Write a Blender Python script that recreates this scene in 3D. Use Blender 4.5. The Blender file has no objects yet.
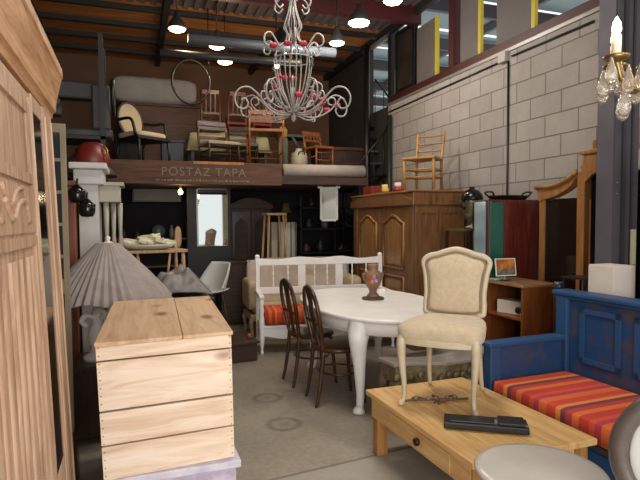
import bpy, bmesh, math, random
from mathutils import Vector, Matrix, Euler
random.seed(7)
PI = math.pi
C = bpy.context.scene.collection
S = bpy.context.scene

# ------------------------------------------------------------------ camera
FPX, YAW, PITCH, ROLL, CY, EYE = 533.0, math.radians(19.4), .05, .007, 247.4, 1.5
fw = Vector((math.sin(YAW)*math.cos(PITCH), math.cos(YAW)*math.cos(PITCH), -math.sin(PITCH)))
r0 = Vector((math.cos(YAW), -math.sin(YAW), 0)); u0 = r0.cross(fw)
rt = r0*math.cos(ROLL) - u0*math.sin(ROLL); up = u0*math.cos(ROLL) + r0*math.sin(ROLL)
cam = bpy.data.objects.new('camera', bpy.data.cameras.new('camera')); C.objects.link(cam)
m3 = Matrix((rt, up, -fw)).transposed()
cam.matrix_world = Matrix.Translation((0, 0, EYE)) @ m3.to_4x4()
cam.data.sensor_width = 36; cam.data.lens = 36*FPX/640; cam.data.shift_y = (CY-240)/640
cam.data.clip_start = .02
S.camera = cam
eye = Vector((0, 0, EYE))

def ray(px, py): return fw + rt*((px-320)/FPX) - up*((py-CY)/FPX)
def atz(px, py, z): d = ray(px, py); return eye + d*((z-EYE)/d.z)
def atd(px, py, D): return eye + ray(px, py)*D
def aty(px, py, y): d = ray(px, py); return eye + d*(y/d.y)
def atx(px, py, x): d = ray(px, py); return eye + d*(x/d.x)

# ------------------------------------------------------------------ light and exposure
S.view_settings.view_transform = 'Standard'; S.view_settings.look = 'None'
S.view_settings.gamma = 1; S.view_settings.use_curve_mapping = False
S.view_settings.exposure = 0.0
w = bpy.data.worlds.new('sky'); S.world = w; w.use_nodes = True
w.node_tree.nodes['Background'].inputs[0].default_value = (.86, .93, 1, 1)
w.node_tree.nodes['Background'].inputs[1].default_value = 1.3

def lamp(name, kind, loc, power, col=(1, 1, 1), size=.1, rot=None, **k):
    d = bpy.data.lights.new(name, kind); d.energy = power; d.color = col
    if kind == 'AREA':
        d.shape = 'RECTANGLE'; d.size = size; d.size_y = k.get('size_y', size)
    else: d.shadow_soft_size = size
    if kind == 'SPOT': d.spot_size = k.get('angle', 2.2); d.spot_blend = .6
    o = bpy.data.objects.new(name, d); C.objects.link(o); o.location = loc
    if rot: o.rotation_euler = rot
    return o
# two added fill lights, unseen above the frame, to brighten floor and tabletops
lamp('added_fill_entrance', 'AREA', (1.0, .6, 4.2), 18, (1, .93, .84), 1.2, (0, 0, 0), size_y=.3)
lamp('added_fill_middle', 'AREA', (1.5, 3.5, 4.2), 70, (1, .93, .84), 1.2, (0, 0, 0), size_y=.3)
# daylight coming in through the open shop front behind the camera
lamp('daylight_shopfront', 'AREA', (.4, -1.45, 1.75), 165, (1, .955, .9), 3.6, (PI/2, 0, 0), size_y=2.4)
# daylight under the translucent roof of the hall beyond the block wall
lamp('daylight_hall', 'AREA', (7, 8, 5.2), 70, (.9, 1, 1), 4, (0, 0, 0), size_y=6)

# ------------------------------------------------------------------ materials
def hx(h):
    h = h.lstrip('#'); v = [int(h[i:i+2], 16)/255 for i in (0, 2, 4)]
    return tuple(((c/12.92) if c <= .04045 else ((c+.055)/1.055)**2.4) for c in v) + (1,)
MATS = {}
def newmat(name):
    m = bpy.data.materials.new(name); m.use_nodes = True
    return m, m.node_tree, m.node_tree.nodes['Principled BSDF']
def N(t, kind, **inp):
    n = t.nodes.new(kind)
    for k, v in inp.items():
        if k.startswith('_'): setattr(n, k[1:], v)
        else: n.inputs[k.replace('__', ' ')].default_value = v
    return n
def ramp(t, fac, stops):
    r = t.nodes.new('ShaderNodeValToRGB'); e = r.color_ramp.elements
    while len(e) < len(stops): e.new(.5)
    for i, (p, c) in enumerate(stops): e[i].position = p; e[i].color = hx(c) if isinstance(c, str) else c
    t.links.new(fac, r.inputs[0]); return r.outputs[0]
def wood(name, c1, c2, c3=None, grain='z', sc=6, rough=.5, knots=0, bump=.15):
    if name in MATS: return MATS[name]
    m, t, b = newmat(name)
    tc = N(t, 'ShaderNodeTexCoord'); mp = N(t, 'ShaderNodeMapping')
    s = {'x': (.09, 1, 1), 'y': (1, .09, 1), 'z': (1, 1, .09)}[grain]
    mp.inputs['Scale'].default_value = tuple(v*sc for v in s)
    t.links.new(tc.outputs['Object'], mp.inputs[0])
    n = N(t, 'ShaderNodeTexNoise', Scale=5.0, Detail=6.0, Roughness=.65, Distortion=.7)
    t.links.new(mp.outputs[0], n.inputs['Vector'])
    col = ramp(t, n.outputs[0], [(.3, c1), (.52, c2), (.72, c3 or c2)])
    if knots:
        v = N(t, 'ShaderNodeTexVoronoi', Scale=knots, Randomness=1.0); mp2 = N(t, 'ShaderNodeMapping')
        mp2.inputs['Scale'].default_value = {'x': (.5, 1, 1), 'y': (1, .5, 1), 'z': (1, 1, .5)}[grain]
        t.links.new(tc.outputs['Object'], mp2.inputs[0]); t.links.new(mp2.outputs[0], v.inputs['Vector'])
        k = ramp(t, v.outputs['Distance'], [(.06, (1, 1, 1, 1)), (.17, (0, 0, 0, 1))])
        mx = N(t, 'ShaderNodeMix', _data_type='RGBA'); mx.inputs['B'].default_value = hx('#8a5a36')
        t.links.new(k, mx.inputs['Factor']); t.links.new(col, mx.inputs['A']); col = mx.outputs['Result']
    t.links.new(col, b.inputs['Base Color']); b.inputs['Roughness'].default_value = rough
    if bump:
        bp = N(t, 'ShaderNodeBump', Strength=bump, Distance=.004); t.links.new(n.outputs[0], bp.inputs['Height'])
        t.links.new(bp.outputs[0], b.inputs['Normal'])
    MATS[name] = m; return m
def plain(name, c, rough=.5, metal=0, c2=None, sc=8, bump=0, emit=None, es=1, trans=0, alpha=1, sheen=0, dist=0, lo=.35, hi=.7):
    if name in MATS: return MATS[name]
    m, t, b = newmat(name)
    b.inputs['Base Color'].default_value = hx(c); b.inputs['Roughness'].default_value = rough; b.inputs['Metallic'].default_value = metal
    b.inputs['Transmission Weight'].default_value = trans; b.inputs['Alpha'].default_value = alpha
    if sheen: b.inputs['Sheen Weight'].default_value = sheen
    if c2 or bump:
        tc = N(t, 'ShaderNodeTexCoord'); n = N(t, 'ShaderNodeTexNoise', Scale=float(sc), Detail=5.0, Roughness=.6, Distortion=float(dist))
        t.links.new(tc.outputs['Object'], n.inputs['Vector'])
        t.links.new(ramp(t, n.outputs[0], [(lo, c), (hi, c2 or c)]), b.inputs['Base Color'])
        if bump:
            bp = N(t, 'ShaderNodeBump', Strength=bump, Distance=.01); t.links.new(n.outputs[0], bp.inputs['Height'])
            t.links.new(bp.outputs[0], b.inputs['Normal'])
    if emit: b.inputs['Emission Color'].default_value = hx(emit); b.inputs['Emission Strength'].default_value = es
    MATS[name] = m; return m
def stripes(name, axis, cols, period, rough=.9, off=0, noise=.0):
    if name in MATS: return MATS[name]
    m, t, b = newmat(name)
    tc = N(t, 'ShaderNodeTexCoord'); sx = N(t, 'ShaderNodeSeparateXYZ'); t.links.new(tc.outputs['Object'], sx.inputs[0])
    a = N(t, 'ShaderNodeMath', _operation='MULTIPLY_ADD'); a.inputs[1].default_value = 1/period; a.inputs[2].default_value = off
    t.links.new(sx.outputs['XYZ'.index(axis.upper())], a.inputs[0])
    f = N(t, 'ShaderNodeMath', _operation='FRACT'); t.links.new(a.outputs[0], f.inputs[0])
    r = t.nodes.new('ShaderNodeValToRGB'); r.color_ramp.interpolation = 'CONSTANT'; e = r.color_ramp.elements
    while len(e) < len(cols): e.new(.5)
    tot = sum(w_ for _, w_ in cols); p = 0
    for i, (c, w_) in enumerate(cols): e[i].position = p/tot; e[i].color = hx(c); p += w_
    t.links.new(f.outputs[0], r.inputs[0]); t.links.new(r.outputs[0], b.inputs['Base Color']); b.inputs['Roughness'].default_value = rough
    MATS[name] = m; return m

# ------------------------------------------------------------------ mesh building
class MB:
    def __init__(s): s.bm = bmesh.new(); s.sm = set()
    def _add(s, vs, fs, smooth=False):
        v = [s.bm.verts.new(p) for p in vs]
        for f in fs:
            try:
                q = s.bm.faces.new([v[i] for i in f]); q.smooth = smooth
            except ValueError: pass
        return s
    def box(s, x0, x1, y0, y1, z0, z1, M=None):
        p = [Vector((x, y, z)) for z in (z0, z1) for y in (y0, y1) for x in (x0, x1)]
        if M: p = [M @ q for q in p]
        return s._add(p, [(0, 2, 3, 1), (4, 5, 7, 6), (0, 1, 5, 4), (2, 6, 7, 3), (0, 4, 6, 2), (1, 3, 7, 5)])
    def bar(s, a, b, wx, wy=None, upv=(0, 0, 1)):
        a, b = Vector(a), Vector(b); d = (b-a); L = d.length; d.normalize(); wy = wy or wx
        u = Vector(upv); 
        if abs(d.dot(u)) > .95: u = Vector((0, 1, 0))
        sx = d.cross(u).normalized(); sy = sx.cross(d)
        M = Matrix((sx, sy, d)).transposed().to_4x4(); M.translation = a
        return s.box(-wx/2, wx/2, -wy/2, wy/2, 0, L, M)
    def tube(s, pts, r, n=8, closed=False, flat=1.0):
        pts = [Vector(p) for p in pts]; k = len(pts); rs = r if isinstance(r, (list, tuple)) else [r]*k
        vs = []; prev = None
        for i, p in enumerate(pts):
            if closed: d = pts[(i+1) % k]-pts[i-1]
            else: d = pts[min(i+1, k-1)]-pts[max(i-1, 0)]
            d.normalize()
            if prev is None:
                a = Vector((0, 0, 1)) if abs(d.z) < .9 else Vector((1, 0, 0)); u = d.cross(a).normalized()
            else:
                u = (prev - d*prev.dot(d))
                u = u.normalized() if u.length > 1e-6 else prev
            prev = u; v = d.cross(u)
            for j in range(n):
                t = 2*PI*j/n; vs.append(p + u*math.cos(t)*rs[i] + v*math.sin(t)*rs[i]*flat)
        fs = []
        for i in range(k if closed else k-1):
            q = (i+1) % k
            for j in range(n): fs.append((i*n+j, i*n+(j+1) % n, q*n+(j+1) % n, q*n+j))
        if not closed: fs += [tuple(range(n-1, -1, -1)), tuple(range((k-1)*n, k*n))]
        return s._add(vs, fs, True)
    def cyl(s, a, b, r, r1=None, n=16): return s.tube([a, b], [r, r if r1 is None else r1], n)
    def lathe(s, prof, c=(0, 0, 0), n=24, M=None, sy=1, wob=None):
        vs, fs = [], []
        for i, (r, z) in enumerate(prof):
            for j in range(n):
                t = 2*PI*j/n; q = r*(1+(wob(i, j) if wob else 0))
                p = Vector((q*math.cos(t), q*math.sin(t)*sy, z)); vs.append((M @ p if M else p) + Vector(c))
        for i in range(len(prof)-1):
            for j in range(n): fs.append((i*n+j, i*n+(j+1) % n, (i+1)*n+(j+1) % n, (i+1)*n+j))
        if prof[0][0] > 1e-5: fs.append(tuple(range(n-1, -1, -1)))
        if prof[-1][0] > 1e-5: fs.append(tuple(range((len(prof)-1)*n, len(prof)*n)))
        return s._add(vs, fs, True)
    def prism(s, poly, plane, t0, t1, M=None, smooth=False):
        def P(a, b, t): return Vector({'xz': (a, t, b), 'yz': (t, a, b), 'xy': (a, b, t)}[plane])
        k = len(poly); vs = [P(a, b, t0) for a, b in poly] + [P(a, b, t1) for a, b in poly]
        if M: vs = [M @ v for v in vs]
        fs = [tuple(range(k)), tuple(range(2*k-1, k-1, -1))] + [(i, (i+1) % k, k+(i+1) % k, k+i) for i in range(k)]
        return s._add(vs, fs, smooth)
    def pad(s, c, h, e1=.35, e2=.35, nu=28, nv=14, taper=0, M=None, bulge=0):
        sg = lambda v, e: math.copysign(abs(v)**e, v)
        vs, fs = [], []
        for i in range(nv+1):
            b = -PI/2 + PI*i/nv
            for j in range(nu):
                a = 2*PI*j/nu
                x = h[0]*sg(math.cos(b), e2)*sg(math.cos(a), e1); y = h[1]*sg(math.cos(b), e2)*sg(math.sin(a), e1); z = h[2]*sg(math.sin(b), e2)
                x *= 1 - taper*y/h[1]
                if bulge: z += bulge*max(0, 1-(x/h[0])**2)*max(0, 1-(y/h[1])**2)*(1 if z > 0 else 0)
                p = Vector((x, y, z)); p = (M @ p) if M else p
                vs.append(p+Vector(c))
        for i in range(nv):
            for j in range(nu): fs.append((i*nu+j, i*nu+(j+1) % nu, (i+1)*nu+(j+1) % nu, (i+1)*nu+j))
        return s._add(vs, fs, True)
    def ball(s, c, r, n=12, sc=(1, 1, 1)): return s.pad(c, (r*sc[0], r*sc[1], r*sc[2]), 1, 1, n, max(6, n//2))
    def sheet(s, f, nu, nv):
        vs = [f(i/nu, j/nv) for j in range(nv+1) for i in range(nu+1)]
        fs = [(j*(nu+1)+i, j*(nu+1)+i+1, (j+1)*(nu+1)+i+1, (j+1)*(nu+1)+i) for j in range(nv) for i in range(nu)]
        return s._add(vs, fs, True)
    def shear(s, k, z0):
        for v in s.bm.verts: v.co.x -= k*(v.co.z-z0)
        return s
    def xf(s, M):
        bmesh.ops.transform(s.bm, matrix=M, verts=s.bm.verts); return s
    def build(s, name, mat, parent=None, bevel=0, label=None, solid=0, kind=None):
        bmesh.ops.remove_doubles(s.bm, verts=s.bm.verts, dist=1e-6)
        bmesh.ops.recalc_face_normals(s.bm, faces=s.bm.faces)
        me = bpy.data.meshes.new(name); s.bm.to_mesh(me); s.bm.free()
        o = bpy.data.objects.new(name, me); C.objects.link(o); me.materials.append(mat)
        if parent: o.parent = parent
        if solid:
            q = o.modifiers.new('solid', 'SOLIDIFY'); q.thickness = solid; q.offset = 0
        if bevel:
            q = o.modifiers.new('bevel', 'BEVEL'); q.width = bevel; q.segments = 2; q.limit_method = 'ANGLE'; q.angle_limit = .6
        if label: o['label'] = label
        if kind: o['kind'] = kind
        return o
def thing(name, label, cat, loc=(0, 0, 0), rotz=0, group=None, rot=None):
    o = bpy.data.objects.new(name, None); C.objects.link(o); o.location = loc; o.empty_display_size = .1
    o.rotation_euler = rot or (0, 0, rotz); o['label'] = label; o['category'] = cat
    if group: o['group'] = group
    return o
def tag(o, label, cat, group=None, loc=None, rotz=None):
    o['label'] = label; o['category'] = cat
    if group: o['group'] = group
    if loc is not None: o.location = loc
    if rotz is not None: o.rotation_euler = (0, 0, rotz)
    return o
def struct(o): o['kind'] = 'structure'; return o
def dup(root, loc, rotz, label, group=None, name=None):
    r = root.copy(); C.objects.link(r); r.location = loc; r.rotation_euler = (0, 0, rotz); r['label'] = label
    if group: r['group'] = group
    for ch in list(root.children):
        c = ch.copy(); C.objects.link(c); c.parent = r
        for g in list(ch.children):
            d = g.copy(); C.objects.link(d); d.parent = c
    return r
def bez(pts, n=10):
    """smooth Catmull-Rom curve through points"""
    P = [Vector(p) for p in pts]; P = [2*P[0]-P[1]] + P + [2*P[-1]-P[-2]]; out = []
    for i in range(1, len(P)-2):
        for k in range(n):
            t = k/n; a, b, c, d = P[i-1:i+3]
            out.append(.5*((2*b)+(c-a)*t+(2*a-5*b+4*c-d)*t*t+(3*b-a-3*c+d)*t**3))
    out.append(P[-2]); return out
def lerp(vals, n):
    """n+1 samples along a list of numbers"""
    out = []
    for i in range(n+1):
        t = i/n*(len(vals)-1); k = min(int(t), len(vals)-2); out.append(vals[k]+(vals[k+1]-vals[k])*(t-k))
    return out

PINE = wood('pale_pine', '#8f6c50', '#b8957a', '#ccb094', 'z', 7, .55)
PINEY = wood('pale_pine_long', '#8f6c50', '#b8957a', '#ccb094', 'y', 7, .55)
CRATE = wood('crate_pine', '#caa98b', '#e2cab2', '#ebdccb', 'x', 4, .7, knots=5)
CRATET = wood('crate_pine_shaded', '#b08a68', '#c9a683', '#d6b897', 'y', 4, .7, knots=4)  # darker copy of the crate pine, with the top's weaker light in its colour
HONEY = wood('honey_wood', '#b98a52', '#d4ab6e', '#e0bf88', 'y', 5, .38)
BROWN = wood('brown_wood', '#52351e', '#724d2d', '#86603a', 'z', 7, .42)
DARKW = wood('dark_wood', '#1f110a', '#36200f', '#4a2d18', 'z', 8, .3)
DARKX = wood('dark_wood_long', '#241610', '#3a2418', '#4c3020', 'x', 6, .6)
MAHO = wood('mahogany', '#3a130d', '#54201a', '#64302a', 'z', 5, .18, bump=0)
ORANGEW = wood('orange_wood', '#7a4217', '#a3622a', '#b8783a', 'z', 8, .45)
REDW = wood('red_brown_wood', '#4e2210', '#7a3a1c', '#8c4a28', 'z', 6, .4)
WHITE = plain('white_paint', '#e9e6e2', .35, c2='#f3f1ee', sc=5)
CREAMP = plain('cream_paint', '#d9cfb8', .4, c2='#e4dcc8', sc=12)
CREAMF = plain('cream_fabric', '#bba88b', .9, c2='#c8b79c', sc=30, sheen=.2)
BLACK = plain('black_metal', '#0d0d0d', .45)
DGREY = plain('dark_grey', '#2b2a2b', .6, c2='#353435', sc=6)
STEEL = plain('steel_purple_grey', '#4a474e', .45, c2='#575259', sc=3)
SILVER = plain('silver_metal', '#b9b9b6', .25, 1)
MIRROR = plain('mirror_glass', '#c9d2d0', .03, 1)
GOLD = plain('gilt', '#a8782a', .35, .8)
BULB = plain('warm_bulb', '#fff2c8', .5, emit='#ffdf95', es=14)
COOLB = plain('cool_bulb', '#ffffff', .5, emit='#fff6fb', es=40)
# ------------------------------------------------------------------ the setting
WX, WTOP, WEND, BACK, LEFT, CEIL = 3.8, 3.27, 7.55, 10.2, -2.5, 4.4
def mat_floor():
    m, t, b = newmat('concrete_floor'); tc = N(t, 'ShaderNodeTexCoord')
    n1 = N(t, 'ShaderNodeTexNoise', Scale=1.1, Detail=8.0, Roughness=.65); n2 = N(t, 'ShaderNodeTexNoise', Scale=26.0, Detail=4.0)
    for n in (n1, n2): t.links.new(tc.outputs['Object'], n.inputs['Vector'])
    a = ramp(t, n1.outputs[0], [(.3, '#7d7468'), (.5, '#92887a'), (.72, '#a69b8b')])
    g = ramp(t, n2.outputs[0], [(.3, '#6a6258'), (.7, '#a09686')])
    mx = N(t, 'ShaderNodeMix', _data_type='RGBA', Factor=.3); t.links.new(a, mx.inputs['A']); t.links.new(g, mx.inputs['B']); col = mx.outputs['Result']
    def over(col, mask, c, k):
        mm = N(t, 'ShaderNodeMath', _operation='MULTIPLY'); t.links.new(mask, mm.inputs[0]); mm.inputs[1].default_value = k
        q = N(t, 'ShaderNodeMix', _data_type='RGBA'); q.inputs['B'].default_value = hx(c); t.links.new(mm.outputs[0], q.inputs['Factor']); t.links.new(col, q.inputs['A'])
        return q.outputs['Result']
    sx = N(t, 'ShaderNodeSeparateXYZ'); t.links.new(tc.outputs['Object'], sx.inputs[0])
    # the newer, greyer slab next to the entrance and its joint
    jy = N(t, 'ShaderNodeMath', _operation='MULTIPLY_ADD'); jy.inputs[1].default_value = -.12; t.links.new(sx.outputs[0], jy.inputs[0]); t.links.new(sx.outputs[1], jy.inputs[2])
    jr = ramp(t, jy.outputs[0], [(.0, '#000000'), (1, '#ffffff')])
    d = N(t, 'ShaderNodeMath', _operation='SUBTRACT'); t.links.new(jy.outputs[0], d.inputs[0]); d.inputs[1].default_value = 2.86
    lt = N(t, 'ShaderNodeMath', _operation='LESS_THAN'); t.links.new(d.outputs[0], lt.inputs[0]); lt.inputs[1].default_value = 0
    col = over(col, lt.outputs[0], '#a8a49a', .45)
    ab = N(t, 'ShaderNodeMath', _operation='ABSOLUTE'); t.links.new(d.outputs[0], ab.inputs[0])
    l2 = N(t, 'ShaderNodeMath', _operation='LESS_THAN'); t.links.new(ab.outputs[0], l2.inputs[0]); l2.inputs[1].default_value = .012
    col = over(col, l2.outputs[0], '#5a544c', .7)
    for px, py, r in ((267, 398, .125), (284, 424, .135)):
        p = atz(px, py, 0); vd = N(t, 'ShaderNodeVectorMath', _operation='DISTANCE'); t.links.new(tc.outputs['Object'], vd.inputs[0]); vd.inputs[1].default_value = p
        k = ramp(t, vd.outputs['Value'], [(0, (.5,)*3+(1,)), (r*.2, (.5,)*3+(1,)), (r*.3, (.15,)*3+(1,)), (r*.62, (.15,)*3+(1,)), (r*.8, (.9,)*3+(1,)), (r, (.5,)*3+(1,)), (r*1.12, (0, 0, 0, 1))])
        col = over(col, k, '#5f574c', .75)
    t.links.new(col, b.inputs['Base Color']); b.inputs['Roughness'].default_value = .55
    bp = N(t, 'ShaderNodeBump', Strength=.1, Distance=.01); t.links.new(n2.outputs[0], bp.inputs['Height']); t.links.new(bp.outputs[0], b.inputs['Normal'])
    return m
def mat_blocks():
    m, t, b = newmat('concrete_blocks'); tc = N(t, 'ShaderNodeTexCoord')
    sx = N(t, 'ShaderNodeSeparateXYZ'); t.links.new(tc.outputs['Object'], sx.inputs[0]); cx = N(t, 'ShaderNodeCombineXYZ')
    y545 = atx(545, 125, WX).y
    for o, i, v in ((1, 0, -y545+40*.41), (2, 1, -2.5+20*.205)):
        a = N(t, 'ShaderNodeMath', _operation='ADD'); a.inputs[1].default_value = v; t.links.new(sx.outputs[o], a.inputs[0]); t.links.new(a.outputs[0], cx.inputs[i])
    br = N(t, 'ShaderNodeTexBrick', Scale=1.0, Mortar__Size=.007, Mortar__Smooth=.3, Brick__Width=.41, Row__Height=.205)
    br.offset = .5; br.offset_frequency = 2
    br.inputs['Color1'].default_value = hx('#97918b'); br.inputs['Color2'].default_value = hx('#a29c95'); br.inputs['Mortar'].default_value = hx('#6f6861')
    t.links.new(cx.outputs[0], br.inputs['Vector'])
    n = N(t, 'ShaderNodeTexNoise', Scale=3.0, Detail=9.0, Roughness=.7); t.links.new(tc.outputs['Object'], n.inputs['Vector'])
    q = N(t, 'ShaderNodeMix', _data_type='RGBA', Factor=.35, _blend_type='MULTIPLY')
    t.links.new(br.outputs[0], q.inputs['A']); t.links.new(ramp(t, n.outputs[0], [(.3, '#b8b0a6'), (.65, '#ffffff')]), q.inputs['B'])
    t.links.new(q.outputs['Result'], b.inputs['Base Color']); b.inputs['Roughness'].default_value = .9
    bp = N(t, 'ShaderNodeBump', Strength=.6, Distance=.008); bp.invert = True; t.links.new(br.outputs['Fac'], bp.inputs['Height']); t.links.new(bp.outputs[0], b.inputs['Normal'])
    return m
struct(MB().box(LEFT-.1, WX+.15, -1.6, BACK+.1, -.12, 0).build('floor', mat_floor()))
struct(MB().box(WX, WX+.15, -1.6, WEND, 0, WTOP).build('wall_right', mat_blocks()))
DARKWALL = plain('dark_plaster', '#26211d', .9, c2='#312a25', sc=2)
struct(MB().box(WX, WX+.15, WEND, 8.4, 0, WTOP).box(WX, WX+.15, 8.4, BACK+.1, 0, CEIL).build('wall_right_rear', DARKWALL))
struct(MB().box(LEFT-.1, LEFT, -1.6, BACK+.1, 0, CEIL).build('wall_left', plain('left_plaster', '#6b6055', .9, c2='#7a6e62', sc=2)))
struct(MB().box(LEFT, WX, BACK, BACK+.1, 0, CEIL).build('wall_back', plain('back_plaster', '#5e432f', .9, c2='#70503a', sc=1.5)))
# shop front: piers and lintel around a wide opening
f = MB().box(LEFT-.1, -1.9, -1.75, -1.6, 0, CEIL).box(3.1, WX+.15, -1.75, -1.6, 0, CEIL).box(-1.9, 3.1, -1.75, -1.6, 3.2, CEIL)
struct(f.build('wall_front', plain('front_plaster', '#b5a996', .9, c2='#c2b6a4', sc=2)))
# ceiling: dark corrugated sheet near, timber boards at the rear
cb = MB()
for i in range(45):
    x = LEFT+i*.14
    cb.box(x, x+.07, -1.6, 7.6, CEIL, CEIL+.05).box(x+.07, x+.14, -1.6, 7.6, CEIL+.03, CEIL+.06)
struct(cb.build('ceiling', plain('dark_roof_sheet', '#463f3d', .8, c2='#524a47', sc=3)))
tb = MB()
for i in range(22): tb.box(LEFT, WX+.15, 7.6+i*.12, 7.6+i*.12+.115, CEIL, CEIL+.05)
struct(tb.build('ceiling_rear', wood('roof_boards', '#6e4018', '#915a26', '#a86d34', 'x', 3, .7)))
REDST = plain('red_steel', '#38100f', .5, c2='#451514', sc=5)
DKST = plain('dark_steel', '#171312', .6)
for i, y in enumerate((4.6, 6.6)): struct(MB().box(LEFT, WX, y-.05, y+.05, CEIL-.22, CEIL).build('trim_%d' % (i+1), REDST if i else DKST))
for i, y in enumerate((7.7, 8.35, 9.0, 9.65)): struct(MB().box(LEFT, WX, y-.03, y+.03, CEIL-.07, CEIL).build('trim_%d' % (i+3), DKST))
for i, x in enumerate((-1.2, .5, 2.2, 3.72)): struct(MB().box(x-.04, x+.04, -1.6, 10.2, CEIL-.1, CEIL).build('trim_%d' % (i+7), DKST))
# wall top: grey flashing, red rail on it
struct(MB().box(WX-.015, WX+.19, -1.6, WEND+.05, WTOP, WTOP+.035).build('trim_11', plain('flashing', '#8d8a86', .35, .5)))
struct(MB().box(WX+.02, WX+.13, -1.6, WEND+.05, WTOP+.035, WTOP+.14).build('trim_12', REDST))
for i, (px, q) in enumerate(((455, 4.42), (393, 4.4), (600, 4.4))):
    y = atx(px, 60, WX+.07).y
    struct(MB().box(WX+.01, WX+.14, y-.055, y+.055, WTOP+.14, 5.6).build('trim_%d' % (13+i), REDST if i != 1 else DKST))
# neighbouring hall beyond the wall: roof deck with open translucent strips, trusses and far wall
rb = MB(); HALL = plain('hall_roof_sheet', '#7d8783', .6, c2='#8b9490', sc=2)
for i in range(15):
    y0 = -1.6+i*1.5
    rb.box(WX+.15, 13, y0, y0+1.22, 5.6, 5.66)
struct(rb.build('ceiling_hall', HALL))
for i in range(9): struct(MB().box(WX+.15, 13, 1+i*1.9, 1.09+i*1.9, 5.3, 5.55).build('trim_%d' % (20+i), plain('hall_beam', '#4c4444', .6)))
for i in range(4): struct(MB().box(5.2+i*1.9, 5.28+i*1.9, -1.6, 21, 5.42, 5.58).build('trim_%d' % (30+i), plain('hall_purlin', '#5b5553', .6)))
struct(MB().box(WX+.15, 13, 20.9, 21, 0, 5.6).build('wall_hall_back', plain('hall_wall', '#9aa19e', .9, c2='#aab0ad', sc=1)))
struct(MB().box(13, 13.1, -1.6, 21, 0, 5.6).build('wall_hall_right', plain('hall_wall', '#9aa19e')))
# pipes
def pipe(name, label, a, b, r, mat):
    o = MB().cyl(a, b, r, n=14).build(name, mat); tag(o, label, 'pipe'); return o
pipe('conduit_pipe', 'black vertical conduit running up the middle of the block wall', atx(508.5, 61, WX-.012), (WX-.012, atx(508.5, 61, WX-.012).y, 0), .011, BLACK)
a, b = atx(512, 56, WX-.012), atx(594, 21, WX-.012)
tag(MB().cyl(a, b, .011, n=8).build('conduit_pipe', BLACK), 'black conduit running along the top of the block wall towards the steel column', 'pipe')
a, b = atx(505, 60, WX-.012), atx(389, 112, WX-.012)
tag(MB().cyl(a, b, .011, n=8).build('conduit_pipe', BLACK), 'black conduit running along the top of the block wall towards the rear corner', 'pipe')
p = atx(389.5, 115, WX-.06)
tag(MB().cyl((p.x, p.y, 0), (p.x, p.y, 3.1), .035, n=12).build('drain_pipe', plain('dark_green_pipe', '#1c211d', .5)), 'dark vertical drain pipe at the rear end of the block wall', 'pipe')
bx = MB().box(WX-.05, WX, atx(505, 60, WX).y-.06, atx(505, 60, WX).y+.06, atx(505, 60, WX).z-.03, atx(505, 60, WX).z+.08).build('junction_box', plain('box_grey', '#a09a94', .5), bevel=.005)
tag(bx, 'small grey junction box on the block wall where the black conduits meet', 'junction box')
# sheet-metal ducts under the ceiling
tag(MB().cyl(aty(188, 38.5, 6.1), aty(335, 53, 6.1), .055, n=16).build('ceiling_duct', plain('galvanised', '#6f7276', .5, .3)), 'galvanised round duct hanging under the ceiling behind the wire chandelier', 'duct')
tag(MB().cyl(aty(160, 52.5, 6.45), aty(300, 63, 6.45), .04, n=16).build('ceiling_duct', plain('galvanised_dull', '#55575a', .5, .5)), 'thinner dull duct under the ceiling just below the bright one', 'duct')

# boards and frames standing on top of the block wall
def wallpanel(name, label, cat, px0, px1, top, mat, edge=None, rail=.14):
    y1, y0 = atx(px0, 80, WX+.07).y, atx(px1, 80, WX+.07).y
    t = thing(name, label, cat, (WX+.07, (y0+y1)/2, WTOP+rail)); h = (y1-y0)/2
    MB().box(-.012, .012, -h, h, 0, top).build('board', mat, t)
    if edge: MB().box(-.02, .02, -h-.05, -h, 0, top).build('edge_strip', edge, t, label='yellow edge strip')
    return t, h
YEL = plain('yellow_paint', '#b9a52e', .5)
PANEL = plain('panel_grey', '#5b5553', .7, c2='#645e5c', sc=3)
t, h = wallpanel('framed_picture', 'tall dark framed picture standing on the far end of the block wall', 'picture', 397, 416, .92, plain('dark_picture', '#241d1a', .4, c2='#3a302a', sc=3))
MB().box(-.03, .03, -h, -h+.06, 0, .92).box(-.03, .03, h-.06, h, 0, .92).box(-.03, .03, -h+.06, h-.06, .86, .92).box(-.03, .03, -h+.06, h-.06, 0, .06).build('frame', BLACK, t)
wallpanel('partition_board', 'grey partition board with yellow edge beside the dark framed picture', 'board', 417.5, 436, .78, PANEL, YEL)
wallpanel('partition_board', 'grey partition board with yellow edge just right of the red post', 'board', 461, 479, 1.1, PANEL, YEL)
wallpanel('partition_board', 'large grey partition board with yellow edge nearest the steel column', 'board', 497, 532, 1.3, PANEL, YEL)

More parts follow.
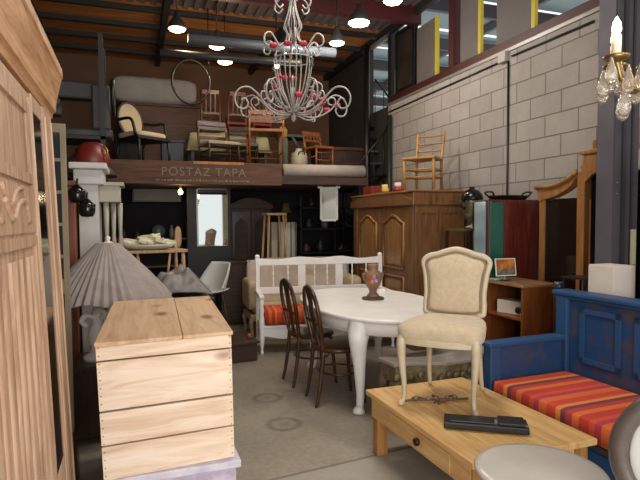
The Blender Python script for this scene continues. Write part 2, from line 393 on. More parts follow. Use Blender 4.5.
# mezzanine: slab, fascia with painted lettering, white rolled edge
MZ = 2.26
struct(MB().box(LEFT, 3.2, 7.08, BACK, 2.0, MZ).build('floor_mezzanine', plain('mezzanine_boards', '#2e241d', .8, c2='#3a2e25', sc=3)))
sg = thing('sign_board', 'long brown beam with faded shop lettering across the mezzanine front', 'sign', (.86, 7.02, 2.12))
MB().box(-1.5, 1.06, -.04, .05, -.145, .145).build('board', wood('sign_wood', '#3e2a1f', '#5b3d2c', '#6a4a36', 'x', 5, .8), sg, bevel=.006)
PAINT = plain('faded_paint', '#7a6e62', .8)
def text(body, size, loc, parent, mat, name='lettering', ex=.001, align='CENTER', rot=(PI/2, 0, 0)):
    d = bpy.data.curves.new(name, 'FONT'); d.body = body; d.size = size; d.align_x = align; d.extrude = ex; d.space_character = 1.15
    tmp = bpy.data.objects.new(name, d); C.objects.link(tmp); bpy.context.view_layer.update()
    me = bpy.data.meshes.new_from_object(tmp.evaluated_get(bpy.context.evaluated_depsgraph_get())); bpy.data.objects.remove(tmp)
    o = bpy.data.objects.new(name, me); C.objects.link(o); o.parent = parent; o.location = loc; o.rotation_euler = rot; me.materials.clear(); me.materials.append(mat); return o
xa, xb = aty(161, 175, 6.98).x-.86, aty(246, 178, 6.98).x-.86
text('POSTAZ', .15, (xa, -.043, -.035), sg, PAINT, align='LEFT')
text('TAPA', .15, (xb, -.043, -.035), sg, PAINT, align='RIGHT')
dm = MB(); x = xa-.06
while x < xb+.05:
    l = random.choice((.015, .025, .04)); dm.box(x, x+l, -.043, -.04, -.105+random.uniform(-.004, .004), -.085+random.uniform(-.006, .006)); x += l+random.choice((.008, .014, .02))
dm.build('worn_marks', PAINT, sg, label='worn row of small faded marks under the lettering')
MB().box(xa+.4, xa+1.05, -.046, -.04, .115, .15).build('edge_board', ORANGEW, sg, label='bare orange wood strip on the top edge')
rl = MB().cyl((1.96, 7.05, 2.19), (3.15, 7.05, 2.2), .085, n=20).build('rolled_carpet', plain('pale_roll', '#9b8f86', .9, c2='#aba096', sc=6))
tag(rl, 'long pale rolled carpet lying along the mezzanine edge right of the brown beam', 'roll')
struct(MB().box(1.92, 3.2, 6.99, 7.1, 2.0, 2.105).build('trim_40', DARKX))
for i, x in enumerate((-.75, 3.15)): struct(MB().box(x-.05, x+.05, 7.1, 7.2, 0, 2.0).build('trim_%d' % (41+i), DKST))
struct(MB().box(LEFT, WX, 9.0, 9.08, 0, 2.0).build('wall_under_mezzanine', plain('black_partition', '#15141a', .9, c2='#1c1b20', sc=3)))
# ------------------------------------------------------------------ large pine armoire at the left
A = thing('armoire', 'large pale pine armoire with a mirror door filling the left edge', 'wardrobe', (-.295, 2.44, 0), 0)
K, Z0 = .032, 1.5
MB().box(-.6, -.02, -1.95, 0, .1, 2.06).shear(K, Z0).build('body', PINEY, A, bevel=.006)
MB().box(-.62, .02, -1.97, .02, 0, .14).box(-.61, .012, -1.96, .012, .14, .17).shear(K, Z0).build('plinth', PINEY, A, bevel=.008)
# cornice: stepped moulding
cor = [(-.62, 1.93), (.006, 1.93), (.01, 1.95), (.022, 1.96), (.025, 1.995), (.05, 2.09), (.056, 2.10), (.056, 2.135), (-.62, 2.135)]
MB().prism(cor, 'xz', -2.0, .045).shear(K, Z0).build('cornice', wood('cornice_pine', '#8a5a34', '#b98a5e', '#d0a67c', 'y', 6, .55), A)
MB().box(-.02, .006, -.22, 0, .17, 1.93).cyl((.004, -.03, .2), (.004, -.03, 1.90), .008, n=8).cyl((.004, -.19, .2), (.004, -.19, 1.90), .008, n=8).shear(K, Z0).build('stile', PINE, A)
md = MB().box(-.02, .003, -.435, -.225, .17, .62).box(-.02, .003, -.435, -.225, 1.87, 1.93).box(-.02, .003, -.24, -.225, .62, 1.87).box(-.02, .002, -.435, -.425, .62, 1.87).shear(K, Z0).build('mirror_door', PINE, A, bevel=.004)
MB().box(-.015, .002, -.425, -.24, .62, 1.87).shear(K, Z0).build('mirror_glass', plain('dark_mirror', '#4f5753', .08, 1), md)
dr = MB().box(-.02, .0, -1.42, -.4355, .18, 1.92).shear(K, Z0).build('door', PINE, A, bevel=.005)
fl = MB()
for y in [-.46, -.50, -1.345, -1.395]: fl.cyl((.0, y, .2), (.0, y, 1.90), .008, n=8)
for z0, z1 in ((.28, 1.46), (1.62, 1.87)):
    for y0, y1 in ((-1.31, -.54),):
        fl.box(-.004, .009, y0, y0+.03, z0, z1).box(-.004, .009, y1-.03, y1, z0, z1).box(-.004, .009, y0+.03, y1-.03, z0, z0+.03).box(-.004, .009, y0+.03, y1-.03, z1-.03, z1)
for y in (-.62, -.70, -.80, -.88, -.94, -1.02, -1.1): fl.cyl((-.002, y, .34), (-.002, y, 1.40), .01, n=8)
fl.shear(K, Z0).build('door_moulding', PINE, dr)
cv = MB().box(-.004, .004, -1.34, -.5, 1.47, 1.61)
for s in (0, 1):
    pts = bez([(.004, -.64-.36*s, 1.50), (.006, -.7-.36*s, 1.56), (.006, -.8-.36*s, 1.55), (.006, -.88-.36*s, 1.51), (.004, -.96-.36*s, 1.56)], 6)
    cv.tube(pts, .009, 6)
    cv.tube([p+Vector((0, -.02, .035)) for p in pts], .007, 6)
cv.shear(K, Z0).build('carved_rail', PINE, dr)
MB().ball((.008, -.47, 1.0), .01).build('knob', GOLD, dr)

# ------------------------------------------------------------------ crate and the chest under it
fl_, fr_, bl_, br_ = Vector((-.155, 2.36, 0)), Vector((.415, 2.405, 0)), Vector((-.115, 3.56, 0)), Vector((.47, 3.6, 0))
t = thing('lilac_chest', 'low lilac and white painted chest under the pine crate', 'chest', (.14, 2.95, 0))
LIL = plain('lilac_paint', '#a79aae', .6, c2='#cfc6d2', sc=7, lo=.4, hi=.6)
MB().box(-.25, .285, -.575, .62, .03, .38).build('body', LIL, t, bevel=.01)
MB().box(-.26, .305, -.588, .64, .38, .415).build('lid', plain('lilac_top', '#b9b1c2', .6, c2='#d8d2da', sc=9), t, bevel=.006)
for x in (-.25, .24):
    for y in (-.55, .58): MB().box(x, x+.04, y-.02, y+.02, 0, .03).build('foot', LIL, t)
t = thing('wooden_crate', 'rough pale pine crate of nailed planks standing in the left foreground', 'crate', (0, 0, .41))
H = .585; t.location.z += .006
def cq(b, u0, u1, v0, v1, z0, z1):
    def P(u, v, z):
        k = 1-.02*(1-z/H); q = (fl_*(1-u)+fr_*u)*(1-v)+(bl_*(1-u)+br_*u)*v; c = (fl_+fr_+bl_+br_)/4
        return Vector((c.x+(q.x-c.x)*k+.012*(1-z/H), q.y, z))
    p = [P(u, v, z) for z in (z0, z1) for v in (v0, v1) for u in (u0, u1)]
    b._add(p, [(0, 2, 3, 1), (4, 5, 7, 6), (0, 1, 5, 4), (2, 6, 7, 3), (0, 4, 6, 2), (1, 3, 7, 5)])
FZ = [(0, .145, .14), (.15, .29, .285), (.297, .505, .5), (.51, .57, .565)]
fp = MB()
for z0, z1, _ in FZ: cq(fp, 0, 1, 0, .022, z0, z1-.002)
fp.build('front_planks', CRATE, t, bevel=.002)
bp_ = MB()
for z0, z1, _ in FZ: cq(bp_, 0, 1, .978, 1, z0, z1-.002)
bp_.build('back_planks', CRATE, t, bevel=.002)
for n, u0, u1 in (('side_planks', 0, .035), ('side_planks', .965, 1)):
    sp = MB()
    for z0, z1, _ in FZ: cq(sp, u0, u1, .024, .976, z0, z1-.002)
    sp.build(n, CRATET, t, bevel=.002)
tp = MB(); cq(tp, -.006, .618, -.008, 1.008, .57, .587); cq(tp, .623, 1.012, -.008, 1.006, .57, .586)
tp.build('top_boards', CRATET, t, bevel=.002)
cq_bottom = MB(); cq(cq_bottom, .035, .965, .022, .978, 0, .015); cq_bottom.build('bottom', CRATE, t)
nl = MB()
for z in [.02+i*.034 for i in range(17)]:
    for u in (.018, .982):
        q = (fl_*(1-u)+fr_*u); c = (fl_+fr_+bl_+br_)/4; k = 1-.02*(1-z/H)
        nl.ball((c.x+(q.x-c.x)*k+.012*(1-z/H), q.y-.001, z), .0026, 6)
nl.build('nails', plain('rusty_nails', '#4a2c1c', .7), t, kind='stuff')

# ------------------------------------------------------------------ pleated lamp
lp = atd(113, 262, 3.75)
t = thing('lamp_table', 'low dark table under the pleated lamp, behind the crate', 'table', (lp.x-.1, lp.y, 0))
MB().box(-.24, .22, -.2, .25, .5, .54).build('top', DARKW, t, bevel=.005)
MB().box(-.20, .18, -.16, .21, .05, .5).build('body', DARKW, t)
for x in (-.21, .19):
    for y in (-.17, .22): MB().bar((x, y, 0), (x, y, .5), .04).build('leg', DARKW, t)
t = thing('table_lamp', 'big lamp with a grey pleated shade and white carved base', 'lamp', (lp.x-.06, lp.y, .541), 0)
zs = lp.z-.541
sh = MB(); n = 88
prof = [(.052, zs+.135), (.075, zs+.128), (.15, zs+.05), (.265, zs-.075), (.36, zs-.19), (.405, zs-.255)]
for i, (r, z) in enumerate(prof): pass
vs, fs = [], []
for i, (r, z) in enumerate(prof):
    for j in range(n):
        a = 2*PI*j/n; q = r*(1+(.035 if j % 2 else -.02)*(.3+.7*i/5)); dz = (.012*math.sin(a*9)+.008*math.sin(a*4+1))*(i/5)
        vs.append((q*math.cos(a)+.04+(.375-r)*-.04, q*math.sin(a), z+dz-.05*math.cos(a)*(i/5)*.3))
for i in range(len(prof)-1):
    for j in range(n): fs.append((i*n+j, i*n+(j+1) % n, (i+1)*n+(j+1) % n, (i+1)*n+j))
sh._add(vs, fs)
sh.build('pleated_shade', plain('grey_shade', '#8d827e', .85, c2='#9d928c', sc=14), t, solid=.004)
MB().lathe([(.0, zs+.185), (.014, zs+.18), (.018, zs+.165), (.01, zs+.15), (.03, zs+.14), (.05, zs+.125), (.05, zs+.115)], (.03, 0, 0), 14).build('finial', CREAMP, t)
base = MB().lathe([(.10, 0), (.10, .03), (.06, .05), (.045, .09), (.07, .14), (.062, .2), (.035, .26), (.05, .30), (.028, .36), (.02, zs+.05)], (-.05, 0, 0), 18)
base.tube(bez([(-.07, -.03, .33), (-.03, -.06, .36), (.0, -.06, .33), (-.02, -.05, .29)], 6), .02, 8)
base.tube(bez([(-.07, -.03, .30), (-.12, -.05, .32), (-.15, -.04, .28), (-.12, -.03, .24)], 6), .018, 8)
base.build('carved_base', WHITE, t)

# ------------------------------------------------------------------ coffee table
t = thing('coffee_table', 'low honey pine coffee table with a single drawer in the right foreground', 'table', (1.795, 2.565, 0), math.radians(1))
tb = MB()
for i in range(4): tb.box(-.375+i*.1875, -.375+(i+1)*.1875-.0015, -.56, .575, .365, .40)
tb.build('top', HONEY, t, bevel=.006)
HZ = wood('honey_wood_up', '#8a5a2c', '#b07c42', '#c0905a', 'z', 5, .45)
ap = MB().box(-.35, -.325, -.51, .535, .235, .365).box(.325, .35, -.51, .535, .235, .365).box(-.325, .325, .51, .535, .235, .365).box(-.325, .325, -.51, -.485, .235, .365)
ap.build('apron', HONEY, t, bevel=.003)
d = MB().box(-.357, -.351, -.35, .30, .25, .35).build('drawer', HONEY, t, bevel=.002)
MB().ball((-.372, -.06, .30), .022, 14, (.8, 1.1, 1)).build('knob', plain('dark_iron', '#2a211c', .45, .5), d, label='dark round drawer knob')
for sx in (-1, 1):
    for sy in (-1, 1):
        MB().bar((sx*.31, sy*.49, 0), (sx*.31, sy*.49, .365), .075).build('leg', HZ, t, bevel=.008)
CT = .404
# French style chair standing on the coffee table
def cab(b, x, y, h, ox, oy, r0=.026, r1=.013, foot=.02):
    """cabriole leg from (x,y,h) down, knee thrown towards (ox,oy)"""
    pts = bez([(x, y, h), (x+ox*.35, y+oy*.35, h*.86), (x+ox*.25, y+oy*.25, h*.6), (x-ox*.1, y-oy*.1, h*.25), (x+ox*.05, y+oy*.05, h*.07), (x+ox*.4, y+oy*.4, .012), (x+ox*.45, y+oy*.45, 0)], 5)
    b.tube(pts, lerp([r0, r0*1.12, r0*.85, r1*1.1, r1, foot, foot*.8], len(pts)-1), 10); return b
ch = thing('side_chair', 'cream upholstered French side chair standing on the coffee table', 'chair', (1.79, 2.78, CT), math.radians(-46))
FR = plain('antique_cream_frame', '#bcae92', .45, c2='#c8bba0', sc=20)
for sx in (-1, 1):
    cab(MB(), sx*.205, -.2, .43, sx*.03, -.035).build('front_leg', FR, ch)
    MB().tube(bez([(sx*.155, .20, .46), (sx*.158, .205, .3), (sx*.165, .23, .12), (sx*.17, .265, 0)], 6), lerp([.021, .02, .016, .013], 18), 8).build('rear_leg', FR, ch)
def trap(k, z0, z1, yb=.21, yf=-.235):
    pl = []
    for i in range(25):
        a = i/24; x = -.235*k+.47*k*a; pl.append((x, yf*k-.03*math.sin(PI*a)+.03*(abs(2*a-1)**6)))
    for i in range(9):
        a = i/8; pl.append((.185*k-.37*k*a, yb*k))
    return MB().prism(pl, 'xy', z0, z1)
trap(.985, .37, .41).build('seat_rail', FR, ch, bevel=.006)
MB().pad((0, -.015, .435), (.238, .238, .072), .42, .6, 40, 14, .13).build('seat', CREAMF, ch)
# back: cartouche frame and padded panel, reclined
BM = Matrix.Translation((0, .205, .49)) @ Matrix.Rotation(-.16, 4, 'X')
def cart(k, n=0):
    pts = [(-.165, .0), (0, -.012), (.165, 0), (.185, .04), (.182, .14), (.195, .26), (.212, .335), (.18, .372), (.125, .385), (.07, .405), (0, .42), (-.07, .405), (-.125, .385), (-.18, .372), (-.212, .335), (-.195, .26), (-.182, .14), (-.185, .04)]
    cx, cz = 0, .2
    return [(cx+(x-cx)*k[0], cz+(z-cz)*k[1]) for x, z in pts]
loop = [BM @ Vector((x, 0, z)) for x, z in cart((1, 1))]
def smooth_loop(L, n=4):
    k = len(L); out = []
    for i in range(k):
        a, b, c, d = L[i-1], L[i], L[(i+1) % k], L[(i+2) % k]
        for j in range(n):
            q = j/n; out.append(.5*((2*b)+(c-a)*q+(2*a-5*b+4*c-d)*q*q+(3*b-a-3*c+d)*q**3))
    return out
MB().tube(smooth_loop(loop), .0185, 8, closed=True).build('back_frame', FR, ch)
po = smooth_loop([Vector((x, 0, z)) for x, z in cart((.89, .9))])
pb = MB()
rings = []
for s, yy in ((1, -.004), (.97, -.02), (.85, -.03), (.5, -.036)):
    rings.append([BM @ Vector((p.x*s, yy, .2+(p.z-.2)*s)) for p in po])
vs = [p for r in rings for p in r]; n = len(po); fs = []
for i in range(len(rings)-1):
    for j in range(n): fs.append((i*n+j, i*n+(j+1) % n, (i+1)*n+(j+1) % n, (i+1)*n+j))
fs.append(tuple(range((len(rings)-1)*n, len(rings)*n)))
back = [BM @ Vector((p.x, .012, p.z)) for p in po]; vs += back
fs += [tuple(range(len(rings)*n, len(rings)*n+n))] + [(j, (j+1) % n, len(rings)*n+(j+1) % n, len(rings)*n+j) for j in range(n)]
pb._add(vs, fs, True); pb.build('back_pad', CREAMF, ch)
br = MB().tube([BM @ p for p in smooth_loop([Vector((x, -.02, z)) for x, z in cart((.9, .91))])], .0055, 6, closed=True)
br.build('braid', plain('braid_tan', '#8d7a5c', .9), ch, label='tan braid edging')
pp = MB()
for sx in (-1, 1): pp.tube([(sx*.155, .2, .44), BM @ Vector((sx*.15, 0, .02))], .019, 8)
pp.build('back_posts', FR, ch)
# wrought iron bracket and black block on the table
ib = thing('iron_bracket', 'rusty wrought iron ornament lying on the coffee table under the cream chair', 'ornament', atz(436, 401, CT), math.radians(-14))
IR = plain('rusty_iron', '#5a4436', .7, .3, c2='#76604e', sc=30)
m = MB().tube(bez([(-.2, .0, .008), (-.1, .01, .01), (0, 0, .01), (.1, -.01, .01), (.2, 0, .008)], 6), .007, 6)
m.tube(bez([(-.06, .0, .01), (-.1, .05, .01), (-.14, .03, .01), (-.11, .01, .01)], 6), .006, 6).tube(bez([(.06, 0, .01), (.1, .05, .01), (.14, .03, .01), (.11, .01, .01)], 6), .006, 6)
m.tube(bez([(0, -.07, .01), (.01, 0, .02), (0, .07, .01)], 6), .008, 6).tube(bez([(-.03, -.06, .01), (0, -.03, .015), (.04, -.06, .01)], 5), .006, 6)
m.build('scrollwork', IR, ib)
for x, y in ((-.12, .02), (-.05, .0), (.0, .0), (.07, .01), (.12, .02)): MB().ball((x, y, .018), .013, 10).build('rosette', plain('worn_metal', '#8c7a6c', .6, .3), ib)
bb = thing('black_device', 'long black metal bar-shaped device lying on the coffee table', 'device', (1.84, 2.32, CT), math.radians(0))
p0, p1 = atz(447, 426, CT), atz(532, 433, CT); v = p1-p0
bb.location = (p0+p1)/2 + Vector((0, .03, 0)); bb.rotation_euler = (0, 0, math.atan2(v.y, v.x)); L = v.length/2
MB().box(-L, L, -.07, .07, .004, .035).build('body', plain('black_plastic', '#171717', .45, c2='#222222', sc=8), bb, bevel=.005)
MB().box(-L*.85, L*.2, -.05, .05, .035, .042).box(L*.3, L*.92, -.058, .058, .035, .05).build('cover', plain('black_plastic_top', '#202021', .4), bb, bevel=.004)
MB().box(L*.22, L*.3, .0, .02, .035, .045).box(L*.93, L*.99, -.03, -.005, .035, .04).build('catch', SILVER, bb, label='small silver catch')
for x in (-L*.9, L*.9): MB().box(x-.02, x+.02, -.04, .04, 0, .004).build('foot', BLACK, bb)

# ------------------------------------------------------------------ white round table in the near foreground
wc = Vector((1.55, 1.62, 0)); wz = .60
wc = atz(536, 466, wz)
t = thing('round_side_table', 'white round side table in front of the coffee table at the bottom edge', 'table', (wc.x, wc.y-.02, 0))
MB().lathe([(0, wz-.03), (.205, wz-.03), (.225, wz-.022), (.23, wz-.01), (.223, wz-.002), (.20, wz), (0, wz)], n=48).build('top', plain('white_gloss', '#b5b0a8', .25, c2='#c0bbb3', sc=4), t)
MB().lathe([(.03, .05), (.028, .2), (.04, .3), (.028, .4), (.05, wz-.03)], n=18).build('column', WHITE, t)
MB().lathe([(.16, 0), (.16, .02), (.06, .05), (.03, .06)], n=24).build('base', WHITE, t)

# ------------------------------------------------------------------ oval-back chair at bottom right
oc = atd(692, 456, 1.62)
t = thing('medallion_chair', 'dark oval-back chair with white upholstery cut off at the bottom right corner', 'chair', (oc.x, oc.y, 0), math.radians(-28))
GF = plain('grey_brown_frame', '#4b423c', .35, c2='#5d534b', sc=10)
oz = oc.z
ring = [(.2*math.cos(a), .02*math.cos(2*a), oz+.2*math.sin(a)) for a in [2*PI*i/40 for i in range(40)]]
MB().tube(ring, .03, 10, closed=True).build('back_frame', GF, t)
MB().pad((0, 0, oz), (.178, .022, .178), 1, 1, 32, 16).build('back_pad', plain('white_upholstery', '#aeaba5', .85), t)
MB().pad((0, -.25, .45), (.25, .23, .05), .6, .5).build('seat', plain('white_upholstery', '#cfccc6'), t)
MB().tube([(.2*math.cos(a), -.25+.19*math.sin(a), .40) for a in [2*PI*i/32 for i in range(32)]], .03, 8, closed=True).build('seat_rail', GF, t)
for sx in (-1, 1):
    MB().tube([(sx*.17, -.4, .4), (sx*.17, -.4, 0)], [.024, .014], 8).build('front_leg', GF, t)
    MB().tube([(sx*.13, -.06, .4), (sx*.13, .02, 0)], [.022, .015], 8).build('rear_leg', GF, t)
MB().tube([(-.1, -.08, .4), (-.08, 0, oz-.18)], .02, 8).tube([(.1, -.08, .4), (.08, 0, oz-.18)], .02, 8).build('back_posts', GF, t)

# ------------------------------------------------------------------ blue sofa
BLUE = plain('worn_blue_paint', '#173d68', .55, c2='#463f44', sc=4.2, bump=.2, dist=1.2, lo=.46, hi=.66)
BLUE2 = plain('blue_paint', '#1a4776', .5, c2='#2d4566', sc=6, bump=.1)
t = thing('wooden_sofa', 'rustic blue painted wooden sofa with a red and orange striped seat', 'sofa', (2.28, 3.06, 0), math.radians(2))
# local: x 0 (front) .. .8 (back), y 0 (far arm) .. -1.75
MB().box(.66, .73, -1.8, 0, .12, .95).box(.655, .66, -1.7, -.08, .2, .3).build('backrest', BLUE, t, bevel=.006)
MB().box(.62, .77, -1.84, .03, .95, .985).box(.63, .76, -1.82, .015, .93, .95).build('top_rail', BLUE2, t, bevel=.01)
for y in (-.1, -1.76): MB().box(.63, .75, y, y+.1, 0, .94).build('back_post', BLUE2, t, bevel=.008)
mm = MB()
for y0, y1 in ((-.52, -.2), (-1.0, -.62), (-1.5, -1.1)):
    mm.box(.645, .662, y0, y0+.035, .5, .88).box(.645, .662, y1-.035, y1, .5, .88).box(.645, .662, y0, y1, .5, .535).box(.645, .662, y0, y1, .845, .88)
mm.build('back_moulding', BLUE2, t)
cvm = MB()
for k in range(2):
    yc, zc = -.82-k*.46, .69
    for a in range(6):
        an = a*PI/3; cvm.tube(bez([(.652, yc, zc), (.64, yc+.05*math.cos(an), zc+.06*math.sin(an)), (.645, yc+.10*math.cos(an+.5), zc+.12*math.sin(an+.5)), (.652, yc+.07*math.cos(an+1), zc+.09*math.sin(an+1))], 4), .014, 6)
cvm.build('carving', BLUE, t)
for y in (-.06, -1.8):
    MB().box(.02, .64, y, y+.05, .12, .63).build('arm_panel', BLUE, t, bevel=.005)
    MB().box(-.03, .64, y-.03, y+.075, .63, .665).build('arm_rail', BLUE2, t, bevel=.01)
    MB().box(-.01, .08, y-.015, y+.065, 0, .63).build('arm_post', BLUE2, t, bevel=.008)
MB().box(.0, .65, -1.75, -.06, .24, .29).build('seat_board', BLUE, t, bevel=.006)
MB().box(.0, .04, -1.75, -.08, .14, .26).build('front_rail', BLUE2, t, bevel=.005)
ST = stripes('sofa_stripes', 'y', [('#b8382a', 3), ('#d4682f', 2), ('#b03a34', 2), ('#74343c', 1.6), ('#d8803a', 1.6), ('#c0402a', 3), ('#d0602c', 2.6), ('#a83444', 1.8), ('#cc4a2c', 1.6)], .44)
cu = MB().pad((.31, -.9, .355), (.325, .82, .065), .08, .18, 60, 12)
o = cu.build('seat_cushion', ST); tag(o, 'red, orange and purple striped box cushion on the blue sofa', 'cushion'); o.location = t.location; o.rotation_euler = t.rotation_euler

# ------------------------------------------------------------------ white oval dining table
TT = .765
t = thing('dining_table', 'white painted oval dining table on cabriole legs in the middle', 'table', (2.04, 4.42, 0), math.radians(-3))
ov = lambda a, b, k=60, e=.9: [(a*math.copysign(abs(math.cos(q))**e, math.cos(q)), b*math.copysign(abs(math.sin(q))**e, math.sin(q))) for q in [2*PI*i/k for i in range(k)]]
MB().prism(ov(.60, 1.0), 'xy', TT-.028, TT).build('tabletop', WHITE, t, bevel=.01)
ap = MB(); o1, o2 = ov(.55, .94), ov(.525, .915); n = len(o1)
vs = [(x, y, z) for z in (TT-.135, TT-.028) for x, y in o1] + [(x, y, z) for z in (TT-.135, TT-.028) for x, y in o2]
fs = []
for j in range(n):
    k = (j+1) % n; fs += [(j, k, n+k, n+j), (2*n+j, 3*n+j, 3*n+k, 2*n+k), (j, 2*n+j, 2*n+k, k), (n+j, n+k, 3*n+k, 3*n+j)]
ap._add(vs, fs, True).build('apron', WHITE, t)
for sx, sy in ((-1, -1), (1, -1), (-1, 1), (1, 1)):
    x, y = sx*.35, sy*.66
    u = Vector((sx*.6, sy*.8, 0))
    pts = bez([(x, y, TT-.03), (x+u.x*.03, y+u.y*.03, TT-.13), (x+u.x*.05, y+u.y*.05, TT-.2), (x+u.x*.02, y+u.y*.02, .38), (x-u.x*.0, y-u.y*.0, .16), (x+u.x*.01, y+u.y*.01, .05), (x+u.x*.035, y+u.y*.035, .02), (x+u.x*.04, y+u.y*.04, 0)], 5)
    MB().tube(pts, lerp([.085, .09, .075, .05, .033, .03, .048, .046], len(pts)-1), 12).build('leg', WHITE, t)
# vase
vz = atz(373, 299, TT+.001)
t = thing('vase', 'terracotta urn vase with painted flowers standing on the white table', 'vase', vz); t.scale = (1.17, 1.17, 1.17)
VASE = plain('stoneware', '#7a5c44', .55, c2='#8d6d52', sc=14)
MB().lathe([(.0, 0), (.088, 0), (.09, .008), (.082, .016), (.03, .02), (.0, .02)], n=28).build('saucer', plain('dark_stoneware', '#4f3a2b', .5), t)
MB().lathe([(.0, .02), (.05, .02), (.048, .03), (.028, .055), (.032, .075), (.055, .11), (.068, .15), (.07, .19), (.062, .215), (.045, .225), (.04, .23), (.04, .25), (.046, .265), (.042, .28), (.0, .282)], n=28).build('body', VASE, t)
hd = MB()
for s in (-1, 1): hd.tube(bez([(s*.062, 0, .205), (s*.085, 0, .2), (s*.08, 0, .17), (s*.068, 0, .15)], 5), .008, 6)
hd.build('handles', VASE, t)
fwm = [('#b8442c', -.3, .175, .017), ('#8c7fb0', .1, .18, .016), ('#c87a3c', -.15, .145, .015), ('#4f4f7a', .32, .185, .012), ('#a05a6a', .05, .145, .013), ('#b0a8b8', .3, .15, .012)]
for c, a, z, r in fwm:
    q = -PI/2-.35+a; M = Matrix.Rotation(q, 4, 'Z') @ Matrix.Translation((.0685, 0, z))
    MB().pad((0, 0, 0), (.004, r, r*1.15), 1, 1, 12, 8, M=M).build('painted_flower', plain('flower'+c[1:], c, .6), t)
p = atz(383, 293, TT+.001)
o = MB().box(-.035, .035, -.02, .02, 0, .03).build('paper_tag', WHITE, bevel=.003); tag(o, 'small white folded card on the table just behind the vase', 'card', loc=p+Vector((.03, .1, 0)), rotz=-.3)

# ------------------------------------------------------------------ dark balloon-back chairs
def balloon():
    t = thing('balloon_chair', '', 'chair')
    D = plain('dark_varnish', '#3a2213', .28, c2='#52301a', sc=10)
    MB().lathe([(0, .43), (.19, .43), (.205, .44), (.21, .455), (.2, .468), (.17, .472), (0, .466)], (0, -.02, 0), 32).build('seat', D, t)
    for sx in (-1, 1):
        MB().tube(bez([(sx*.15, -.15, .43), (sx*.155, -.17, .3), (sx*.16, -.185, .12), (sx*.165, -.2, 0)], 5), lerp([.02, .017, .013], 15), 8).build('front_leg', D, t)
        MB().tube(bez([(sx*.14, .15, .45), (sx*.14, .165, .3), (sx*.145, .19, .12), (sx*.15, .215, 0)], 5), lerp([.02, .017, .014], 15), 8).build('rear_leg', D, t)
    M = Matrix.Translation((0, .15, .45)) @ Matrix.Rotation(-.17, 4, 'X')
    lp_ = smooth_loop([M @ Vector((x, 0, z)) for x, z in [(-.12, 0), (.12, 0), (.15, .1), (.185, .26), (.18, .38), (.12, .48), (0, .52), (-.12, .48), (-.18, .38), (-.185, .26), (-.15, .1)]])
    MB().tube(lp_, .018, 8, closed=True).build('back_frame', D, t)
    sp = MB().prism([(-.045, .02), (.045, .02), (.03, .14), (.06, .27), (.05, .36), (.075, .5), (-.075, .5), (-.05, .36), (-.06, .27), (-.03, .14)], 'xz', -.006, .006, M)
    sp.tube([M @ Vector((-.17, 0, .22)), M @ Vector((.17, 0, .22))], .012, 8); sp.build('splat', D, t)
    MB().tube([(.17*math.cos(a), -.02+.16*math.sin(a), .25) for a in [2*PI*i/24 for i in range(24)]], .009, 6, closed=True).build('stretcher_ring', D, t)
    return t
b0 = balloon(); b0.location = (1.585, 4.13, 0); b0.rotation_euler = (0, 0, math.radians(88)); b0['label'] = 'dark varnished balloon-back chair at the white table, the nearer of two'; b0['group'] = 'dark balloon-back chairs'
dup(b0, (1.545, 4.70, 0), math.radians(92), 'dark varnished balloon-back chair at the white table, farther one beside the bench', 'dark balloon-back chairs')

# ------------------------------------------------------------------ carved low table behind the coffee table
ct = thing('carved_table', 'low carved dark table with a grey stone top behind the cream chair', 'table', (2.17, 3.46, 0), math.radians(5))
pl = [(-.48, -.12), (-.3, -.15), (-.12, -.24), (.12, -.24), (.3, -.15), (.48, -.12), (.48, .1), (-.48, .1)]
OL = plain('carved_bronze_wood', '#4f442f', .45, c2='#83744f', sc=26, bump=.6)
MB().prism(pl, 'xy', .47, .495).build('stone_top', plain('grey_stone', '#8b8177', .3, c2='#9d938a', sc=6), ct, bevel=.006)
k = MB().prism([(x*.96, y*.95) for x, y in pl], 'xy', .345, .468)
k.build('carved_apron', OL, ct, bevel=.008)
cs = MB()
for i in range(16):
    u = i/15; x = -.46+.92*u; y = -.12 if abs(x) > .3 else (-.15 if abs(x) > .16 else -.228)
    cs.ball((x, y-.01, .395+.012*math.sin(i*2.3)), .03, 8, (1, .5, 1))
cs.build('carved_leaves', OL, ct)
for sx in (-1, 1):
    for sy, y in ((-1, -.08), (1, .07)): cab(MB(), sx*.42, y, .38, sx*.05, sy*.03, .04, .02, .03).build('leg', OL, ct)

# ------------------------------------------------------------------ white bench
t = thing('white_bench', 'long white wooden bench with an open spindle back', 'bench', (1.345, 5.80, 0), math.radians(-8))
W, Dp = 1.54, .50
tr = [(0, .965), (W, .965)] + [(W*(1-i/24), 1.035+.018*math.sin(i/24*PI)+.012*math.cos(i/24*PI*6)) for i in range(25)]
MB().prism(tr, 'xz', Dp-.015, Dp+.015).build('top_rail', WHITE, t, bevel=.004)
for x in (0, W):
    MB().box(x-.025, x+.025, Dp-.025, Dp+.025, .0, 1.06).lathe([(.03, 1.06), (.032, 1.075), (.02, 1.095), (0, 1.10)], (x, Dp, 0), 12).build('back_post', WHITE, t, bevel=.004)
    MB().lathe([(.016, 0), (.02, .03), (.013, .06), (.024, .12), (.03, .17), (.03, .40), (.022, .45), (.03, .5), (.02, .56), (.03, .635)], (x, 0, 0), 14).build('front_leg', WHITE, t)
    MB().box(x-.03, x+.03, -.04, Dp-.02, .635, .67).build('armrest', WHITE, t, bevel=.01)
    MB().box(x-.015, x+.015, 0, Dp, .2, .3).build('side_rail', WHITE, t)
MB().box(0, W, Dp-.015, Dp+.015, .62, .70).build('lower_back_rail', WHITE, t, bevel=.004)
for x in (.54, 1.01): MB().box(x-.045, x+.045, Dp-.01, Dp+.01, .70, .97).build('back_splat', WHITE, t)
